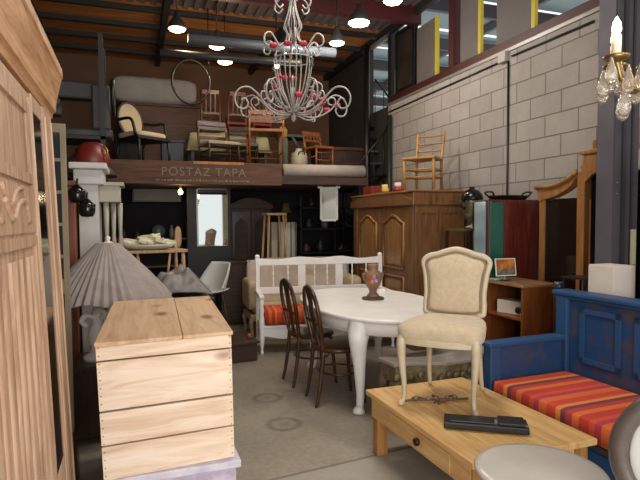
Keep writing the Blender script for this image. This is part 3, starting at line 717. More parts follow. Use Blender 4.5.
for x in (.19, .37, .70, .86, 1.18, 1.36):
    MB().lathe([(.008, .70), (.012, .72), (.007, .76), (.014, .8), (.007, .835), (.014, .87), (.007, .91), (.012, .95), (.008, .97)], (x, Dp, 0), 10).build('spindle', WHITE, t)
sk = [(0, .30), (W, .30)] + [(W*(1-i/24), .19+.02*math.cos(i/24*PI*6)) for i in range(25)]
MB().prism(sk, 'xz', -.012, .012).build('front_apron', WHITE, t, bevel=.004)
MB().box(-.01, W+.01, -.02, Dp, .30, .325).build('seat_board', WHITE, t, bevel=.004)
RC = stripes('bench_stripes', 'x', [('#c4481f', 2), ('#a92c1c', 1), ('#d2622a', 1.4), ('#b23a22', 1.5), ('#cf7a38', .8)], .17)
o = MB().pad((.40, .22, .415), (.37, .24, .085), .15, .35, 40, 10).build('seat_cushion', RC); tag(o, 'thick orange-red striped cushion at the left end of the white bench', 'cushion'); o.location = t.location; o.rotation_euler = t.rotation_euler
o = MB().pad((1.16, .22, .40), (.35, .24, .07), .15, .35, 40, 10).build('seat_cushion', plain('dark_blue_red', '#3a3f5c', .9, c2='#6a2a2a', sc=4)); tag(o, 'dark blue and red cushion at the right end of the white bench', 'cushion'); o.location = t.location; o.rotation_euler = t.rotation_euler

# ------------------------------------------------------------------ beige settee wrapped in plastic behind the bench
t = thing('wrapped_settee', 'old beige upholstered settee wrapped in clear plastic behind the white bench', 'sofa', (1.40, 6.66, 0), math.radians(-2)); t.scale = (.93, 1, 1)
BG = plain('beige_fabric', '#b39c7d', .55, c2='#c4b092', sc=9, bump=.15)
MB().pad((.82, .52, .66), (.78, .09, .33), .25, .3, 40, 14).build('backrest', BG, t)
MB().pad((.82, .27, .38), (.78, .27, .09), .2, .4, 40, 10).build('seat', BG, t)
for x in (.06, 1.56): MB().pad((x, .26, .55), (.09, .28, .2), .3, .4, 24, 12).build('arm', BG, t)
MB().box(.0, 1.62, -.01, .56, .22, .30).build('seat_rail', wood('pale_carved', '#8d7858', '#a8916e', None, 'x', 8, .6), t, bevel=.01)
for x in (.02, 1.58):
    for y in (.02, .52): cab(MB(), x, y, .24, (-.03 if x < 1 else .03), (-.02 if y < .2 else .02), .03, .018, .024).build('leg', wood('pale_carved', '#8d7858', '#a8916e'), t)
pl_ = MB().sheet(lambda u, v: Vector((.04+1.56*u, .415-.02*math.sin(9*u+4*v)*math.sin(7*v), .40+.58*v)), 40, 16)
for k in range(7):
    x = .13+k*.21; pl_.tube(bez([(x, .40, .78+.03*(k % 3)), (x+.05, .39, .86), (x+.13, .395, .83+.04*(k % 2))], 5), .004, 5)
m_, t_, b_ = newmat('clear_plastic'); b_.inputs['Base Color'].default_value = (1, 1, 1, 1); b_.inputs['Roughness'].default_value = .12; b_.inputs['Alpha'].default_value = .25
pl_.build('plastic_wrap', m_, t, label='crinkled clear plastic wrap')

# ------------------------------------------------------------------ brown pine wardrobe at the right
AX, AY, AD, AH = 3.02, 5.36, .66, 1.80
t = thing('wardrobe', 'brown pine two-door wardrobe with an arched cornice against the block wall', 'wardrobe', (AX, AY, 0))
L = 1.72
MB().box(.01, AD, .0, L, .12, AH-.12).build('body', BROWN, t, bevel=.006)
MB().box(-.01, AD+.01, -.012, L+.01, 0, .12).build('plinth', BROWN, t, bevel=.008)
top = [(-.05, AH-.13), (L+.05, AH-.13)] + [(L+.05-(L+.1)*i/30, AH-.015+.075*max(0, math.sin(PI*min(1, max(0, (i/30-.06)/.88))))**1.3-.045*math.exp(-((i/30-.97)/.07)**2)-.02*math.exp(-((i/30-.03)/.07)**2)) for i in range(31)]
MB().prism(top, 'yz', -.04, .0).build('arched_cornice', BROWN, t, bevel=.008)
MB().box(-.03, AD+.02, -.04, L+.03, AH-.13, AH+.02).build('top_board', BROWN, t, bevel=.01)
MB().box(-.05, AD+.03, -.055, L+.04, AH+.02, AH+.045).build('top_moulding', wood('brown_wood_long', '#6a4526', '#8a6038', '#9a7045', 'y', 6, .35), t, bevel=.01)
for y in (.0, L-.12): MB().box(-.012, .01, y, y+.12, .12, AH-.13).build('stile', BROWN, t, bevel=.004)
for i, (y0, y1) in enumerate(((.13, .85), (.87, 1.59))):
    d = MB().box(-.006, .01, y0, y1, .16, AH-.15).build('door', BROWN, t, bevel=.004)
    pm = MB()
    for z0, z1, arch in ((.26, .82, 0), (.92, AH-.24, 1)):
        c = (y0+y1)/2; h = (y1-y0)/2-.09
        poly = [(c-h, z0), (c+h, z0)] + [(c+h-2*h*k/16, z1-.09*arch+.09*arch*(.5-.5*math.cos(2*PI*k/16))) for k in range(17)]
        P3 = [Vector((-.012, y, z)) for y, z in poly]
        pm.tube(P3, .016, 6, closed=True)
        pm.prism([(c+(y-c)*.78, (z0+z1)/2+(z-(z0+z1)/2)*.86) for y, z in poly], 'yz', -.02, -.004)
    pm.build('door_panels', wood('brown_panel', '#664423', '#8a6239', '#a07847', 'z', 6, .36), d)
    MB().ball((-.025, (y1-.04 if i == 0 else y0+.04), .9), .015, 10).build('knob', GOLD, d)
sp = MB().box(.011, .10, -.014, 0, .12, AH-.13).box(AD-.09, AD, -.014, 0, .12, AH-.13).box(.29, .37, -.014, 0, .12, AH-.13).box(.012, AD-.001, -.0155, 0, AH-.22, AH-.131).box(.012, AD-.001, -.0155, 0, .121, .22).box(.012, AD-.001, -.015, 0, .84, .92)
sp.build('side_frame', BROWN, t, bevel=.004)
# ------------------------------------------------------------------ things on the brown wardrobe
TOPZ = AH+.046
RUSH = wood('golden_wood', '#7d5526', '#a9783c', '#bd8c4c', 'z', 9, .45)
kc = thing('ladderback_chair', 'small golden ladder-back chair standing on top of the brown wardrobe', 'chair', (3.30, 5.62, TOPZ), math.radians(-52))
kc.scale = (1.17, 1.17, 1.12)
for sx in (-1, 1):
    MB().cyl((sx*.155, -.14, 0), (sx*.155, -.14, .34), .016, n=10).build('front_leg', RUSH, kc)
    MB().tube([(sx*.135, .14, 0), (sx*.135, .14, .32), (sx*.145, .2, .64)], [.015, .016, .013], 8).build('rear_leg', RUSH, kc)
MB().prism([(-.175, -.165), (.175, -.165), (.15, .15), (-.15, .15)], 'xy', .325, .35).build('seat', plain('rush_seat', '#9a7440', .9, c2='#b58c52', sc=40), kc, bevel=.006)
for z, y in ((.44, .163), (.52, .178), (.605, .193)):
    MB().tube(bez([(-.138, y, z), (0, y+.02, z), (.138, y, z)], 5), .019, 8, flat=.45).build('slat', RUSH, kc)
for z in (.14, .22):
    MB().cyl((-.155, -.14, z), (.155, -.14, z), .009, n=8).cyl((-.155, -.14, z), (-.135, .14, z), .009, n=8).cyl((.155, -.14, z), (.135, .14, z), .009, n=8).cyl((-.135, .14, z), (.135, .14, z), .009, n=8).build('stretchers', RUSH, kc)
def toy(name, label, px, col, roof, ln):
    p = atx(px, 184, 3.12); t = thing(name, label, 'toy', (3.13, p.y, TOPZ), math.radians(90-20))
    MB().box(-ln, ln, -.045, .045, .02, .07).build('body', plain('toy'+col[1:], col, .35), t, bevel=.012)
    MB().box(-ln*.5, ln*.55, -.04, .04, .07, .12).build('cab', plain('toy'+roof[1:], roof, .35), t, bevel=.012)
    for x in (-ln*.6, ln*.6):
        for y in (-.045, .045): MB().cyl((x, y-.008, .022), (x, y+.008, .022), .022, n=12).build('wheel', BLACK, t)
toy('toy_car', 'yellow toy vehicle on the brown wardrobe', 384, '#c9a22a', '#d8b94a', .10)
toy('toy_car', 'red toy vehicle with a white roof beside the ladder-back chair on the wardrobe', 397, '#b0252a', '#e6ddd8', .085)
p = atx(357, 184, 3.1)
o = MB().box(-.10, .10, -.15, .15, 0, .12).build('red_box', plain('red_card', '#6e1f1c', .6, c2='#842a24', sc=6), bevel=.006); tag(o, 'dull red box on the far end of the brown wardrobe', 'box', loc=(3.16, 6.72, TOPZ))

# ------------------------------------------------------------------ dark stand and urn
t = thing('shelf_stand', 'dark shelf stand holding the metal urn beside the brown wardrobe', 'shelf', (3.44, 4.95, 0))
for z in (.05, .5, .98, 1.38): MB().box(-.14, .2, -.2, .2, z, z+.025).build('shelf', DARKW if z < 1.3 else plain('olive_shelf', '#5a4a2a', .5), t)
for x in (-.13, .19):
    for y in (-.19, .19): MB().box(x-.015, x+.015, y-.015, y+.015, 0, 1.38).build('post', DARKW, t)
t = thing('urn', 'tall tarnished metal urn with a dark domed lid', 'urn', (3.47, 4.9, 1.406))
t.scale = (1.12, 1.12, 1.08)
MB().lathe([(0, 0), (.075, 0), (.075, .015), (.03, .03), (.03, .06), (.075, .10), (.09, .16), (.095, .26), (.1, .28), (.0, .28)], n=24).build('body', plain('tarnished', '#6e6557', .3, .8, c2='#8a8070', sc=8), t)
MB().lathe([(.105, .28), (.108, .295), (.095, .34), (.06, .38), (.03, .39), (.025, .41), (0, .42)], n=24).build('lid', plain('dark_lid', '#1d1a18', .2, .3), t)
MB().tube(bez([(-.09, -.02, .2), (-.14, -.03, .22), (-.14, -.03, .27), (-.1, -.02, .27)], 5), .01, 6).build('handle', BLACK, t)
MB().tube([(0, -.08, .09), (0, -.14, .08), (0, -.145, .05)], .012, 8).build('tap', SILVER, t)
t = thing('black_telephone', 'black old telephone on the dark shelf under the urn', 'telephone', (3.40, 4.87, 1.0065))
MB().prism([(-.09, 0), (.09, 0), (.06, .09), (-.06, .09)], 'xz', -.08, .08).build('body', BLACK, t, bevel=.01)
MB().tube(bez([(-.11, 0, .11), (-.08, 0, .14), (.08, 0, .14), (.11, 0, .11)], 5), .018, 8).build('handset', BLACK, t)
MB().cyl((0, -.082, .045), (0, -.09, .045), .035).build('dial', SILVER, t)

# ------------------------------------------------------------------ mahogany cabinet with mirror leaf
t = thing('mahogany_cabinet', 'glossy dark red mahogany cabinet with a bluish mirror on its side', 'cabinet', (3.15, 4.2, 0))
MB().box(.02, .62, 0, .22, .06, 1.69).build('body', MAHO, t, bevel=.02)
MB().box(.0, .635, -.01, .23, 0, .08).build('plinth', DARKW, t, bevel=.008)
MB().box(.03, .17, -.005, .0, .55, 1.66).build('painted_reflection', plain('painted_reflection', '#1f5a4c', .08, .35, c2='#2d6e5c', sc=3), t, label='green reflection painted on the cabinet front')  # thin green slab paints a reflection onto the mahogany front
mf = MB().box(.005, .02, .0, .22, .3, 1.685).build('mirror_frame', plain('brown_strip', '#3a2018', .3), t, bevel=.004)
MB().box(-.002, .005, .04, .205, .4, 1.67).build('mirror', plain('blue_mirror', '#8fa9b4', .15, .4, c2='#b2c6cc', sc=4), mf, label='bluish mirror strip')
MB().ball((.2, -.012, 1.02), .014, 10).build('knob', GOLD, t)
t = thing('serving_tray', 'black oval metal tray with handles lying on the mahogany cabinet', 'tray', (3.46, 4.3, 1.692))
MB().lathe([(0, 0), (.2, 0), (.235, .03), (.24, .04), (.225, .04), (.195, .012), (0, .012)], n=36, sy=.42).build('dish', plain('black_gloss', '#141212', .15), t)
for s in (-1, 1): MB().tube(bez([(s*.2, -.05, .035), (s*.23, -.05, .07), (s*.23, .05, .07), (s*.2, .05, .035)], 6), .009, 8).build('handle', BLACK, t)

# ------------------------------------------------------------------ low bookcase
BX, BY, BH = 3.07, 3.62, .95
t = thing('bookcase', 'low orange-brown bookcase with an open shelf behind the blue sofa', 'bookcase', (BX, BY, 0))
OB = wood('orange_brown', '#5f3115', '#7d4520', '#8c5028', 'z', 6, .35)
MB().box(0, .36, 0, .022, 0, BH-.025).build('side', OB, t, bevel=.003)
MB().box(0, .36, .51, .532, 0, BH-.025).build('side', OB, t, bevel=.003)
MB().box(.345, .36, .022, .51, 0, BH-.025).build('back', DARKW, t)
MB().box(-.015, .375, -.015, .547, BH-.025, BH).build('top', wood('bookcase_top', '#6b4a30', '#8c6848', '#a07c5a', 'y', 5, .3), t, bevel=.004)
for z in (.05, .35, .64): MB().box(.0, .345, .022, .51, z, z+.018).build('shelf', OB, t)
o = thing('radio', 'small white box radio with a black dial on the bookcase shelf', 'radio', (BX+.14, BY+.27, .659), math.radians(-75))
o.scale = (1.25, 1.1, 1.2)
MB().box(-.11, .11, -.06, .06, 0, .10).build('body', plain('off_white', '#c9bfb2', .5), o, bevel=.006)
MB().cyl((.07, -.06, .04), (.07, -.068, .04), .024).build('dial', BLACK, o)
o = thing('postcard', 'framed colour photo card standing on the bookcase', 'picture', (BX+.10, BY+.33, BH+.006), math.radians(-2), rot=(-.15, 0, math.radians(-4)))
MB().box(-.105, .105, -.003, .003, .035, .195).build('card', plain('card_white', '#d9d0c0', .5), o)
MB().box(-.095, .095, -.0045, -.003, .095, .187).build('picture_top', plain('photo_colours', '#7c2f1c', .5, c2='#c98a3a', sc=16), o)
MB().box(-.095, .095, -.0045, -.003, .045, .095).build('picture_bottom', plain('photo_dark', '#191614', .5, c2='#8f8a84', sc=14), o)
MB().lathe([(.05, 0), (.05, .008), (.012, .02), (.012, .05), (0, .05)], (0, .012, 0), 16).build('stand', plain('smoke_stand', '#4c4844', .3), o)
o = MB().box(-.09, .09, -.05, .05, 0, .012).build('pale_saucer', plain('pale_green', '#8ba79a', .3), bevel=.005); tag(o, 'pale green flat dish at the far end of the bookcase top', 'dish', loc=(BX+.1, BY+.42, BH+.001))

# ------------------------------------------------------------------ hidden side cabinet, trays, white box, column, carved wardrobe
t = thing('side_cabinet', 'narrow dark cabinet behind the blue sofa carrying the white box', 'cabinet', (3.09, 2.62, 0))
MB().box(0, .2, 0, .68, 0, .92).build('body', DARKW, t, bevel=.004)
MB().box(-.005, .205, -.01, .69, .92, .94).build('top', DARKW, t, bevel=.003)
o = MB().box(3.09, 3.29, 2.75, 2.965, .943, 1.175).build('white_box', plain('white_carton', '#c6bcb2', .8, c2='#cfc6bc', sc=5), bevel=.004); tag(o, 'plain white box on the cabinet in front of the steel column', 'box')
t = thing('black_scale', 'black metal tray on a stand behind the sofa back, left of the white box', 'tray', (3.18, 3.10, .943))
MB().box(-.09, .09, -.12, .12, .11, .122).build('plate', BLACK, t)
for x in (-.08, .08):
    for y in (-.1, .1): MB().bar((x, y, 0), (x, y, .11), .012).build('leg', BLACK, t)
o = MB().lathe([(0, 0), (.035, 0), (.04, .03), (.036, .07), (.03, .07), (.03, .01), (0, .01)], n=18).build('cup', plain('dark_glass', '#2b3038', .2)); tag(o, 'small dark glass cup left of the black tray behind the sofa', 'cup', loc=(3.13, 3.285, .941))
t = thing('steel_column', 'dark riveted steel column rising in front of the block wall', 'column', (3.32, 2.965, 0))
MB().box(0, .23, 0, .015, 0, CEIL-.01).box(0, .23, .14, .155, 0, CEIL-.01).box(.1, .13, .015, .14, 0, CEIL-.01).build('shaft', STEEL, t)
MB().box(-.012, .012, .005, .15, 0, CEIL-.01).build('side_plate', STEEL, t)
MB().box(.06, .09, -.02, 0, 0, CEIL-.01).box(.15, .17, -.012, 0, 0, CEIL-.01).build('ribs', plain('steel_ribs', '#3b383e', .5), t)
rv = []
for z in (1.68, 1.76):
    for x in (.025, .2): MB().ball((x, -.004, z), .012, 10).build('rivet', STEEL, t)
o = MB().box(3.47, 3.52, 2.945, 2.962, 1.16, 1.42).build('notice', plain('pale_green_paper', '#b9bb96', .8)); o.location = (0, -.0, 0); tag(o, 'pale green paper notice on the steel column above the white box', 'notice')
o = MB().box(-.045, .045, -.01, .01, 0, 1.0).build('wood_plank', wood('red_plank', '#6a3113', '#8a4720', '#9a5528', 'z', 6, .4), bevel=.003); q = atd(641, 240, 3.6); tag(o, 'orange-brown upright plank at the right edge beside the column', 'plank', loc=(q.x+.02, q.y-.05, .94))
cw = thing('carved_wardrobe', 'carved light wood wardrobe with a stepped crown and dark mirror behind the steel column', 'wardrobe', (3.575, 3.985, 0))
CW = wood('amber_wood', '#6f4722', '#8f6236', '#a07346', 'z', 6, .4)
# local: front plane x=0, y 0 (far end) .. -1.5
MB().box(.02, .21, -1.5, -.02, .0, 1.66).build('body', CW, cw, bevel=.004)
def crown(y0, y1, zs_):
    n_ = len(zs_)-1; return [(y0+(y1-y0)*i/n_, z) for i, z in enumerate(zs_)]
sh_ = crown(.03, -.45, [1.79, 1.795, 1.79, 1.80, 1.82, 1.85, 1.90])
MB().prism(sh_ + crown(-.45, .0, [1.86, 1.78, 1.74, 1.71, 1.69, 1.68, 1.66]), 'yz', -.03, .06).build('shoulder_crown', CW, cw, bevel=.006)
MB().tube([Vector((-.035, y, z)) for y, z in sh_], .02, 8).build('shoulder_moulding', CW, cw)
MB().box(-.035, .06, -.535, -.455, .1, 1.90).lathe([(.035, 1.90), (.02, 1.92), (.03, 1.94), (.012, 1.96), (0, 1.97)], (.0, -.49, 0), 12).build('post', CW, cw, bevel=.006)
MB().prism([(-.535, 1.80), (-.62, 1.86), (-.75, 1.91), (-.95, 1.93), (-.95, 2.06), (-.52, 2.03), (-.50, 1.90)], 'yz', -.04, .06).box(-.055, .06, -1.0, -.49, 2.03, 2.065).box(-.03, .05, -.64, -.60, 2.065, 2.14).build('centre_crown', CW, cw, bevel=.006)
MB().box(.0, .02, -.42, -.05, .5, 1.68).build('side_mirror', plain('dim_mirror', '#2c1d18', .12, .4), cw)
MB().box(.0, .02, -.42, -.05, .1, .46).build('lower_door', CW, cw, bevel=.004)
MB().box(-.01, .02, -1.3, -.58, .3, 1.86).build('centre_mirror', plain('dim_mirror2', '#191216', .1, .4), cw)
MB().box(-.02, .02, -.06, .0, .1, 1.68).build('end_stile', CW, cw, bevel=.004)

# ------------------------------------------------------------------ left middle: white cupboard, red dresser, things
t = thing('white_cupboard', 'tall white pilaster cupboard with turned columns at its right side', 'cupboard', (-.52, 4.55, 0))
pw = aty(89, 181, 4.55); W_ = plain('cool_white', '#b9b6b2', .5, c2='#c6c3bf', sc=4)
x0, x1 = aty(79, 220, 4.55).x+.52, aty(99, 220, 4.55).x+.52
zt = aty(90, 163, 4.55).z
MB().box(x0, x1, 0, .4, 0, zt-.14).build('body', W_, t, bevel=.004)
MB().box(x0-.03, x1+.04, -.03, .43, zt-.17, zt-.05).box(x0-.06, x1+.07, -.06, .46, zt-.05, zt).build('cornice', W_, t, bevel=.01)
MB().box(x1, x1+.16, .1, .43, zt-.30, zt-.16).box(x1, x1+.19, .08, .44, zt-.17, zt-.14).build('side_cornice', plain('bone_white', '#a39a8a', .5), t, bevel=.005)
for k in range(3):
    MB().lathe([(.022, .4), (.014, .5), (.026, .6), (.015, .75), (.022, .9), (.013, 1.1), (.024, 1.25), (.014, 1.4), (.024, zt-.30)], (x1+.05+.05*k, .14+.11*k, 0), 10).build('turned_column', plain('bone_white', '#a39a8a', .5), t)
MB().box(x1, x1+.18, .12, .43, 0, .4).build('side_base', W_, t)
t = thing('red_pot', 'red enamel pot with a brass handle on top of the white cupboard', 'pot', (-.52+(x0+x1)/2+.03, 4.72, zt+.001))
t.scale = (.68, .7, .9)
MB().lathe([(0, 0), (.19, 0), (.2, .02), (.19, .08), (.15, .17), (.08, .2), (0, .205)], n=24, sy=.8).build('body', plain('red_enamel', '#5a160e', .4, c2='#701f12', sc=4), t)
MB().tube(bez([(.13, -.12, .05), (.17, -.14, .11), (.13, -.12, .16)], 6), .012, 8).build('handle', GOLD, t)
t = thing('brown_dresser', 'red-brown tall dresser squeezed between the armoire and the white cupboard', 'dresser', (0, 0, 0))
dx0, dx1 = aty(63, 210, 4.35).x, aty(77, 210, 4.35).x; dz = aty(72, 186, 4.35).z
MB().box(dx0-.4, dx1-.02, 4.35, 4.7, .06, dz).build('body', REDW, t, bevel=.006)
MB().box(dx0-.42, dx1, 4.33, 4.71, dz, dz+.04).build('top', REDW, t, bevel=.006)
MB().box(dx0-.42, dx1, 4.33, 4.71, 0, .06).build('plinth', DARKW, t)
for z in (.5, .8, 1.1, 1.4, 1.66): 
    d = MB().box(dx0-.38, dx1-.04, 4.335, 4.35, z-.24, z+.03).build('drawer', REDW, t, bevel=.005)
    MB().ball((dx1-.1, 4.325, z-.1), .016, 10).build('knob', GOLD, d)
for px, py, lab in ((77, 195, 'dark round lantern with a glint hanging on the brown dresser'), (87, 209, 'second dark lantern hanging lower beside the white cupboard')):
    q = aty(px, py, 4.24); t = thing('lantern', lab, 'lantern', q)
    MB().lathe([(0, -.06), (.04, -.055), (.055, -.03), (.06, .03), (.04, .05), (.02, .07), (0, .08)], n=18).build('shade', plain('black_gloss', '#141212', .15), t)
    MB().cyl((0, 0, .078), (0, .06, .12), .008, n=6).build('hook', BLACK, t)
# light wood frame with small panes by the armoire
gx = aty(58, 180, 3.3)
t = thing('glazed_door_frame', 'pale wooden glazed frame leaning behind the pine armoire', 'frame', (gx.x-.10, 3.3, 0))
t.scale = (.72, 1, 1)
gf = MB().box(0, .04, 0, .03, .3, 2.05).box(.16, .2, 0, .03, .3, 2.05).box(.04, .16, 0, .03, 2.0, 2.05).box(.04, .16, 0, .03, .3, .5).box(.04, .16, 0, .03, 1.1, 1.18)
for z in (1.3, 1.48, 1.66, 1.84): gf.box(.04, .16, .005, .025, z, z+.02)
gf.build('frame', plain('pale_frame', '#85775f', .55, c2='#94866c', sc=7), t, bevel=.003)
MB().box(.04, .16, .012, .018, .5, 2.0).build('panes', plain('dim_glass', '#3b4348', .08, .3), t)
MB().box(-.02, .22, -.05, .08, 0, .3).build('foot', DARKW, t)
# dark machine and blue-grey bits stacked high at left
MB_ = thing('dark_shelving', 'dark steel shelving high at the left behind the pine armoire', 'shelf', (-.76, 5.25, 0))
for z in (.3, 1.1, 1.9, 2.25): MB().box(-.5, .55, 0, .5, z, z+.03).build('shelf', DKST, MB_)
for x in (-.48, .53):
    for y in (.02, .48): MB().box(x-.02, x+.02, y-.02, y+.02, 0, 3.2).build('post', DKST, MB_)
t = thing('sewing_machine', 'dark old machine with a wheel on the high left shelf', 'machine', (-.45, 5.5, 2.281))
MB().box(-.28, .3, -.15, .15, 0, .08).box(.12, .28, -.1, .1, .08, .5).box(-.26, .2, -.08, .08, .36, .52).box(-.26, -.14, -.06, .06, .2, .36).build('body', plain('machine_black', '#211d1c', .5, c2='#35302e', sc=7), t, bevel=.02)
MB().tube([(.31, .16*math.cos(a), .4+.16*math.sin(a)) for a in [2*PI*i/24 for i in range(24)]], .016, 8, closed=True).build('hand_wheel', BLACK, t)
MB().cyl((-.2, -.1, .3), (-.2, -.16, .3), .06).build('face_plate', plain('dull_blue_metal', '#3e4c58', .35, .5), t)
t = thing('grey_funnel', 'wide dark grey metal hood lying in front of the old machine', 'hood', (-.42, 5.48, 1.931))
MB().lathe([(.30, 0), (.31, .015), (.22, .1), (.07, .2), (.06, .24), (0, .24)], n=28).build('cone', plain('dull_grey_metal', '#3f3b39', .5, .4), t)
MB().tube([(.06*math.cos(a), .06*math.sin(a), .245) for a in [2*PI*i/16 for i in range(16)]], .008, 6, closed=True).build('rim', BLACK, t)

# ------------------------------------------------------------------ chair and plate, white shell chair, cloth heap
q = atz(160, 292, .62)
t = thing('wooden_stool_table', 'pale bare-wood chair frame with a slatted back carrying the plate', 'chair', (.16, 5.35, 0), math.radians(10))
t.scale = (1, 1, 1.1)
BW = wood('bare_wood', '#8c6c4a', '#b3916a', '#c4a57e', 'z', 8, .6)
for sx in (-1, 1):
    MB().cyl((sx*.30, -.18, 0), (sx*.27, -.16, 1.12), .018, n=8).build('leg', BW, t)
    MB().tube([(sx*.32, .2, 0), (sx*.29, .18, .8), (sx*.30, .24, 1.2)], [.018, .02, .016], 8).build('leg', BW, t)
    MB().cyl((sx*.1, -.17, .78), (sx*.15, -.16, 1.1), .012, n=8).build('spindle', BW, t)
MB().box(-.31, .31, -.19, .2, 1.10, 1.125).build('top', BW, t, bevel=.004)
MB().cyl((-.29, -.17, .78), (.29, -.17, .78), .016, n=8).build('rail', BW, t)
MB().cyl((-.29, -.17, .35), (.29, -.17, .35), .013, n=8).build('rail', BW, t)
MB().pad((.33, .24, 1.22), (.035, .015, .10), .8, .8).build('ear', BW, t)
pl_ = thing('plate', 'white oval dish on the pale chair frame', 'dish', (.14, 5.30, 1.24))
MB().lathe([(0, .0), (.16, 0), (.24, .03), (.25, .05), (.235, .05), (.15, .015), (0, .015)], n=32, sy=.65).build('dish', plain('ceramic', '#bdb7a6', .3), pl_)
for k, (x, y, a) in enumerate(((-.12, 0, .3), (-.02, -.03, .8), (.08, .0, 1.9), (.0, .06, 2.6), (.14, .04, .1))):
    s = thing('plaster_leaf', ['cream plaster leaf at the left end of the white dish', 'cream plaster leaf at the front of the white dish', 'cream plaster leaf right of the middle in the white dish', 'cream plaster leaf on top of the pile in the white dish', 'cream plaster leaf at the right end of the white dish'][k], 'ornament', (.14+x, 5.30+y, 1.288+.015*(k % 2)+(.025 if k == 3 else 0)), a, 'plaster leaves in the dish', rot=(.4, .15, a)); s.scale = (1.15, 1.25, 1.5)
    MB().prism([(-.11, -.02), (-.06, -.05), (-.02, -.035), (.03, -.05), (.11, 0), (.04, .045), (-.02, .035), (-.07, .045)], 'xy', 0, .025).build('leaf', plain('cream_plaster', '#d2ccae', .6), s, bevel=.008)
    MB().cyl((-.11, -.0, .027), (.1, 0, .027), .007, n=6).build('rib', plain('cream_plaster', '#d2ccae'), s)
t = thing('shell_chair', 'white plastic shell chair on a wooden base beyond the crate', 'chair', (.76, 5.75, .22), math.radians(-65))
t.scale = (.85, .85, .9)
SHW = plain('white_plastic', '#c4c3bd', .35)
def shell(u, v):
    a = (u-.5)*2; 
    if v < .5: k = v/.5; x = a*(.26+.02*k); y = -.22+.38*k; z = .60+.05*(abs(a)**3)*(k)+.02*(1-k)*abs(a)**2-.02*math.sin(PI*k)
    else: k = (v-.5)/.5; x = a*(.28-.08*k*k); y = .16+.1*k-.16*abs(a)**3*(1-k*.5); z = .60+.33*k+.05*abs(a)**3*(1-k)
    return Vector((x, y, z))
MB().sheet(shell, 20, 20).build('shell', SHW, t, solid=.012)
for sx in (-1, 1):
    for sy in (-1, 1): MB().cyl((sx*.12, sy*.1, .585), (sx*.2, sy*.2, 0), .016, .011, n=8).build('leg', DARKW, t)
t = thing('orange_block', 'low dark chest under the white shell chair with an orange knob on it', 'chest', (.86, 5.80, 0), .1)
MB().box(-.32, .36, -.26, .3, .0, .19).build('body', DARKX, t, bevel=.01)
MB().box(-.34, .38, -.28, .32, .19, .215).build('lid', DARKX, t, bevel=.005)
MB().ball((.32, -.1, .24), .03, 12).build('knob', plain('orange_knob', '#a0481c', .5), t)
cl = MB()
def cloth(u, v):
    a = (u-.5)*2; b = (v-.5)*2; h = max(0, 1-a*a*.9)*max(0, 1-b*b*.9)
    return Vector((a*.24, b*.26, .01+.20*h**.7+.03*math.sin(7*a+3*b)*h+.02*math.sin(11*b-4*a)*h+.008*math.sin(19*a-8*b)*h))
cl.sheet(cloth, 40, 30)
o = cl.build('cloth_heap', plain('grey_plastic_cloth', '#6b6562', .5, c2='#918b88', sc=9, bump=.3), solid=.006); tag(o, 'crumpled grey plastic sheet heaped behind the crate', 'cloth', loc=(.36, 4.72, .872), rotz=.1)
t = thing('packing_case', 'dark packing case under the grey plastic heap', 'box', (.36, 4.72, 0), .1)
MB().box(-.24, .24, -.27, .27, 0, .85).build('body', DGREY, t, bevel=.006)
MB().box(-.25, .25, -.28, .28, .85, .865).build('lid', DGREY, t)
# ------------------------------------------------------------------ on the mezzanine
def mz(px, y): v = aty(px, 160, y); return (v.x, y, MZ+.001)
def simple_chair(name, label, loc, rz, mat, seatmat, w=.42, h=.9, sh=.45, slats=3, group=None, vert=False):
    t = thing(name, label, 'chair', loc, rz, group)
    k = w/2-.02
    for sx in (-1, 1):
        MB().cyl((sx*k, -k, 0), (sx*k, -k, sh), .017, n=8).build('leg', mat, t)
        MB().tube([(sx*k, k, 0), (sx*k, k, sh), (sx*k, k+.07, h)], .017, 8).build('leg', mat, t)
    MB().box(-w/2, w/2, -w/2, w/2, sh-.02, sh+.025).build('seat', seatmat, t, bevel=.012)
    b = MB().box(-k, k, k+.05, k+.075, h-.06, h)
    if vert:
        b.box(-k, k, k+.01, k+.03, sh+.12, sh+.15)
        for i in range(slats): x = -k+2*k*(i+1)/(slats+1); b.bar((x, k+.02, sh+.14), (x, k+.06, h-.05), .018)
    else:
        for i in range(slats): z = sh+.12+(h-sh-.22)*i/max(1, slats-1); yy = k+.07*(z-sh)/(h-sh); b.box(-k, k, yy-.01, yy+.01, z-.02, z+.025)
    b.build('backrest', mat, t)
    s = MB()
    for z in (.15, .26): s.cyl((-k, -k, z), (k, -k, z), .01, n=6)
    s.cyl((-k, -k, .2), (-k, k, .2), .01, n=6).cyl((k, -k, .2), (k, k, .2), .01, n=6); s.build('stretchers', mat, t)
    return t
OW = wood('orange_varnish', '#5e3312', '#80491f', '#935a2a', 'z', 8, .35)
simple_chair('wooden_chair', 'orange varnished slat chair standing at the mezzanine edge beside the lettered beam', mz(265, 7.42), math.radians(172), OW, OW, .5, .74, .48, 3)
simple_chair('wooden_chair', 'small orange spindle-back chair at the right end of the mezzanine above the pale roll', mz(319, 7.75), math.radians(15), OW, OW, .34, .62, .34, 4, vert=True)
simple_chair('upholstered_chair', 'pale upholstered chair at the mezzanine edge above the lettering', mz(219, 7.5), math.radians(12), DARKW, plain('dim_cream', '#978b74', .9), .46, .66, .3, 2)
simple_chair('upholstered_chair', 'pale upholstered chair behind the lettered beam, left of the orange slat chair', mz(243, 8.02), math.radians(-8), DARKW, plain('dim_cream', '#978b74'), .44, .7, .36, 2)
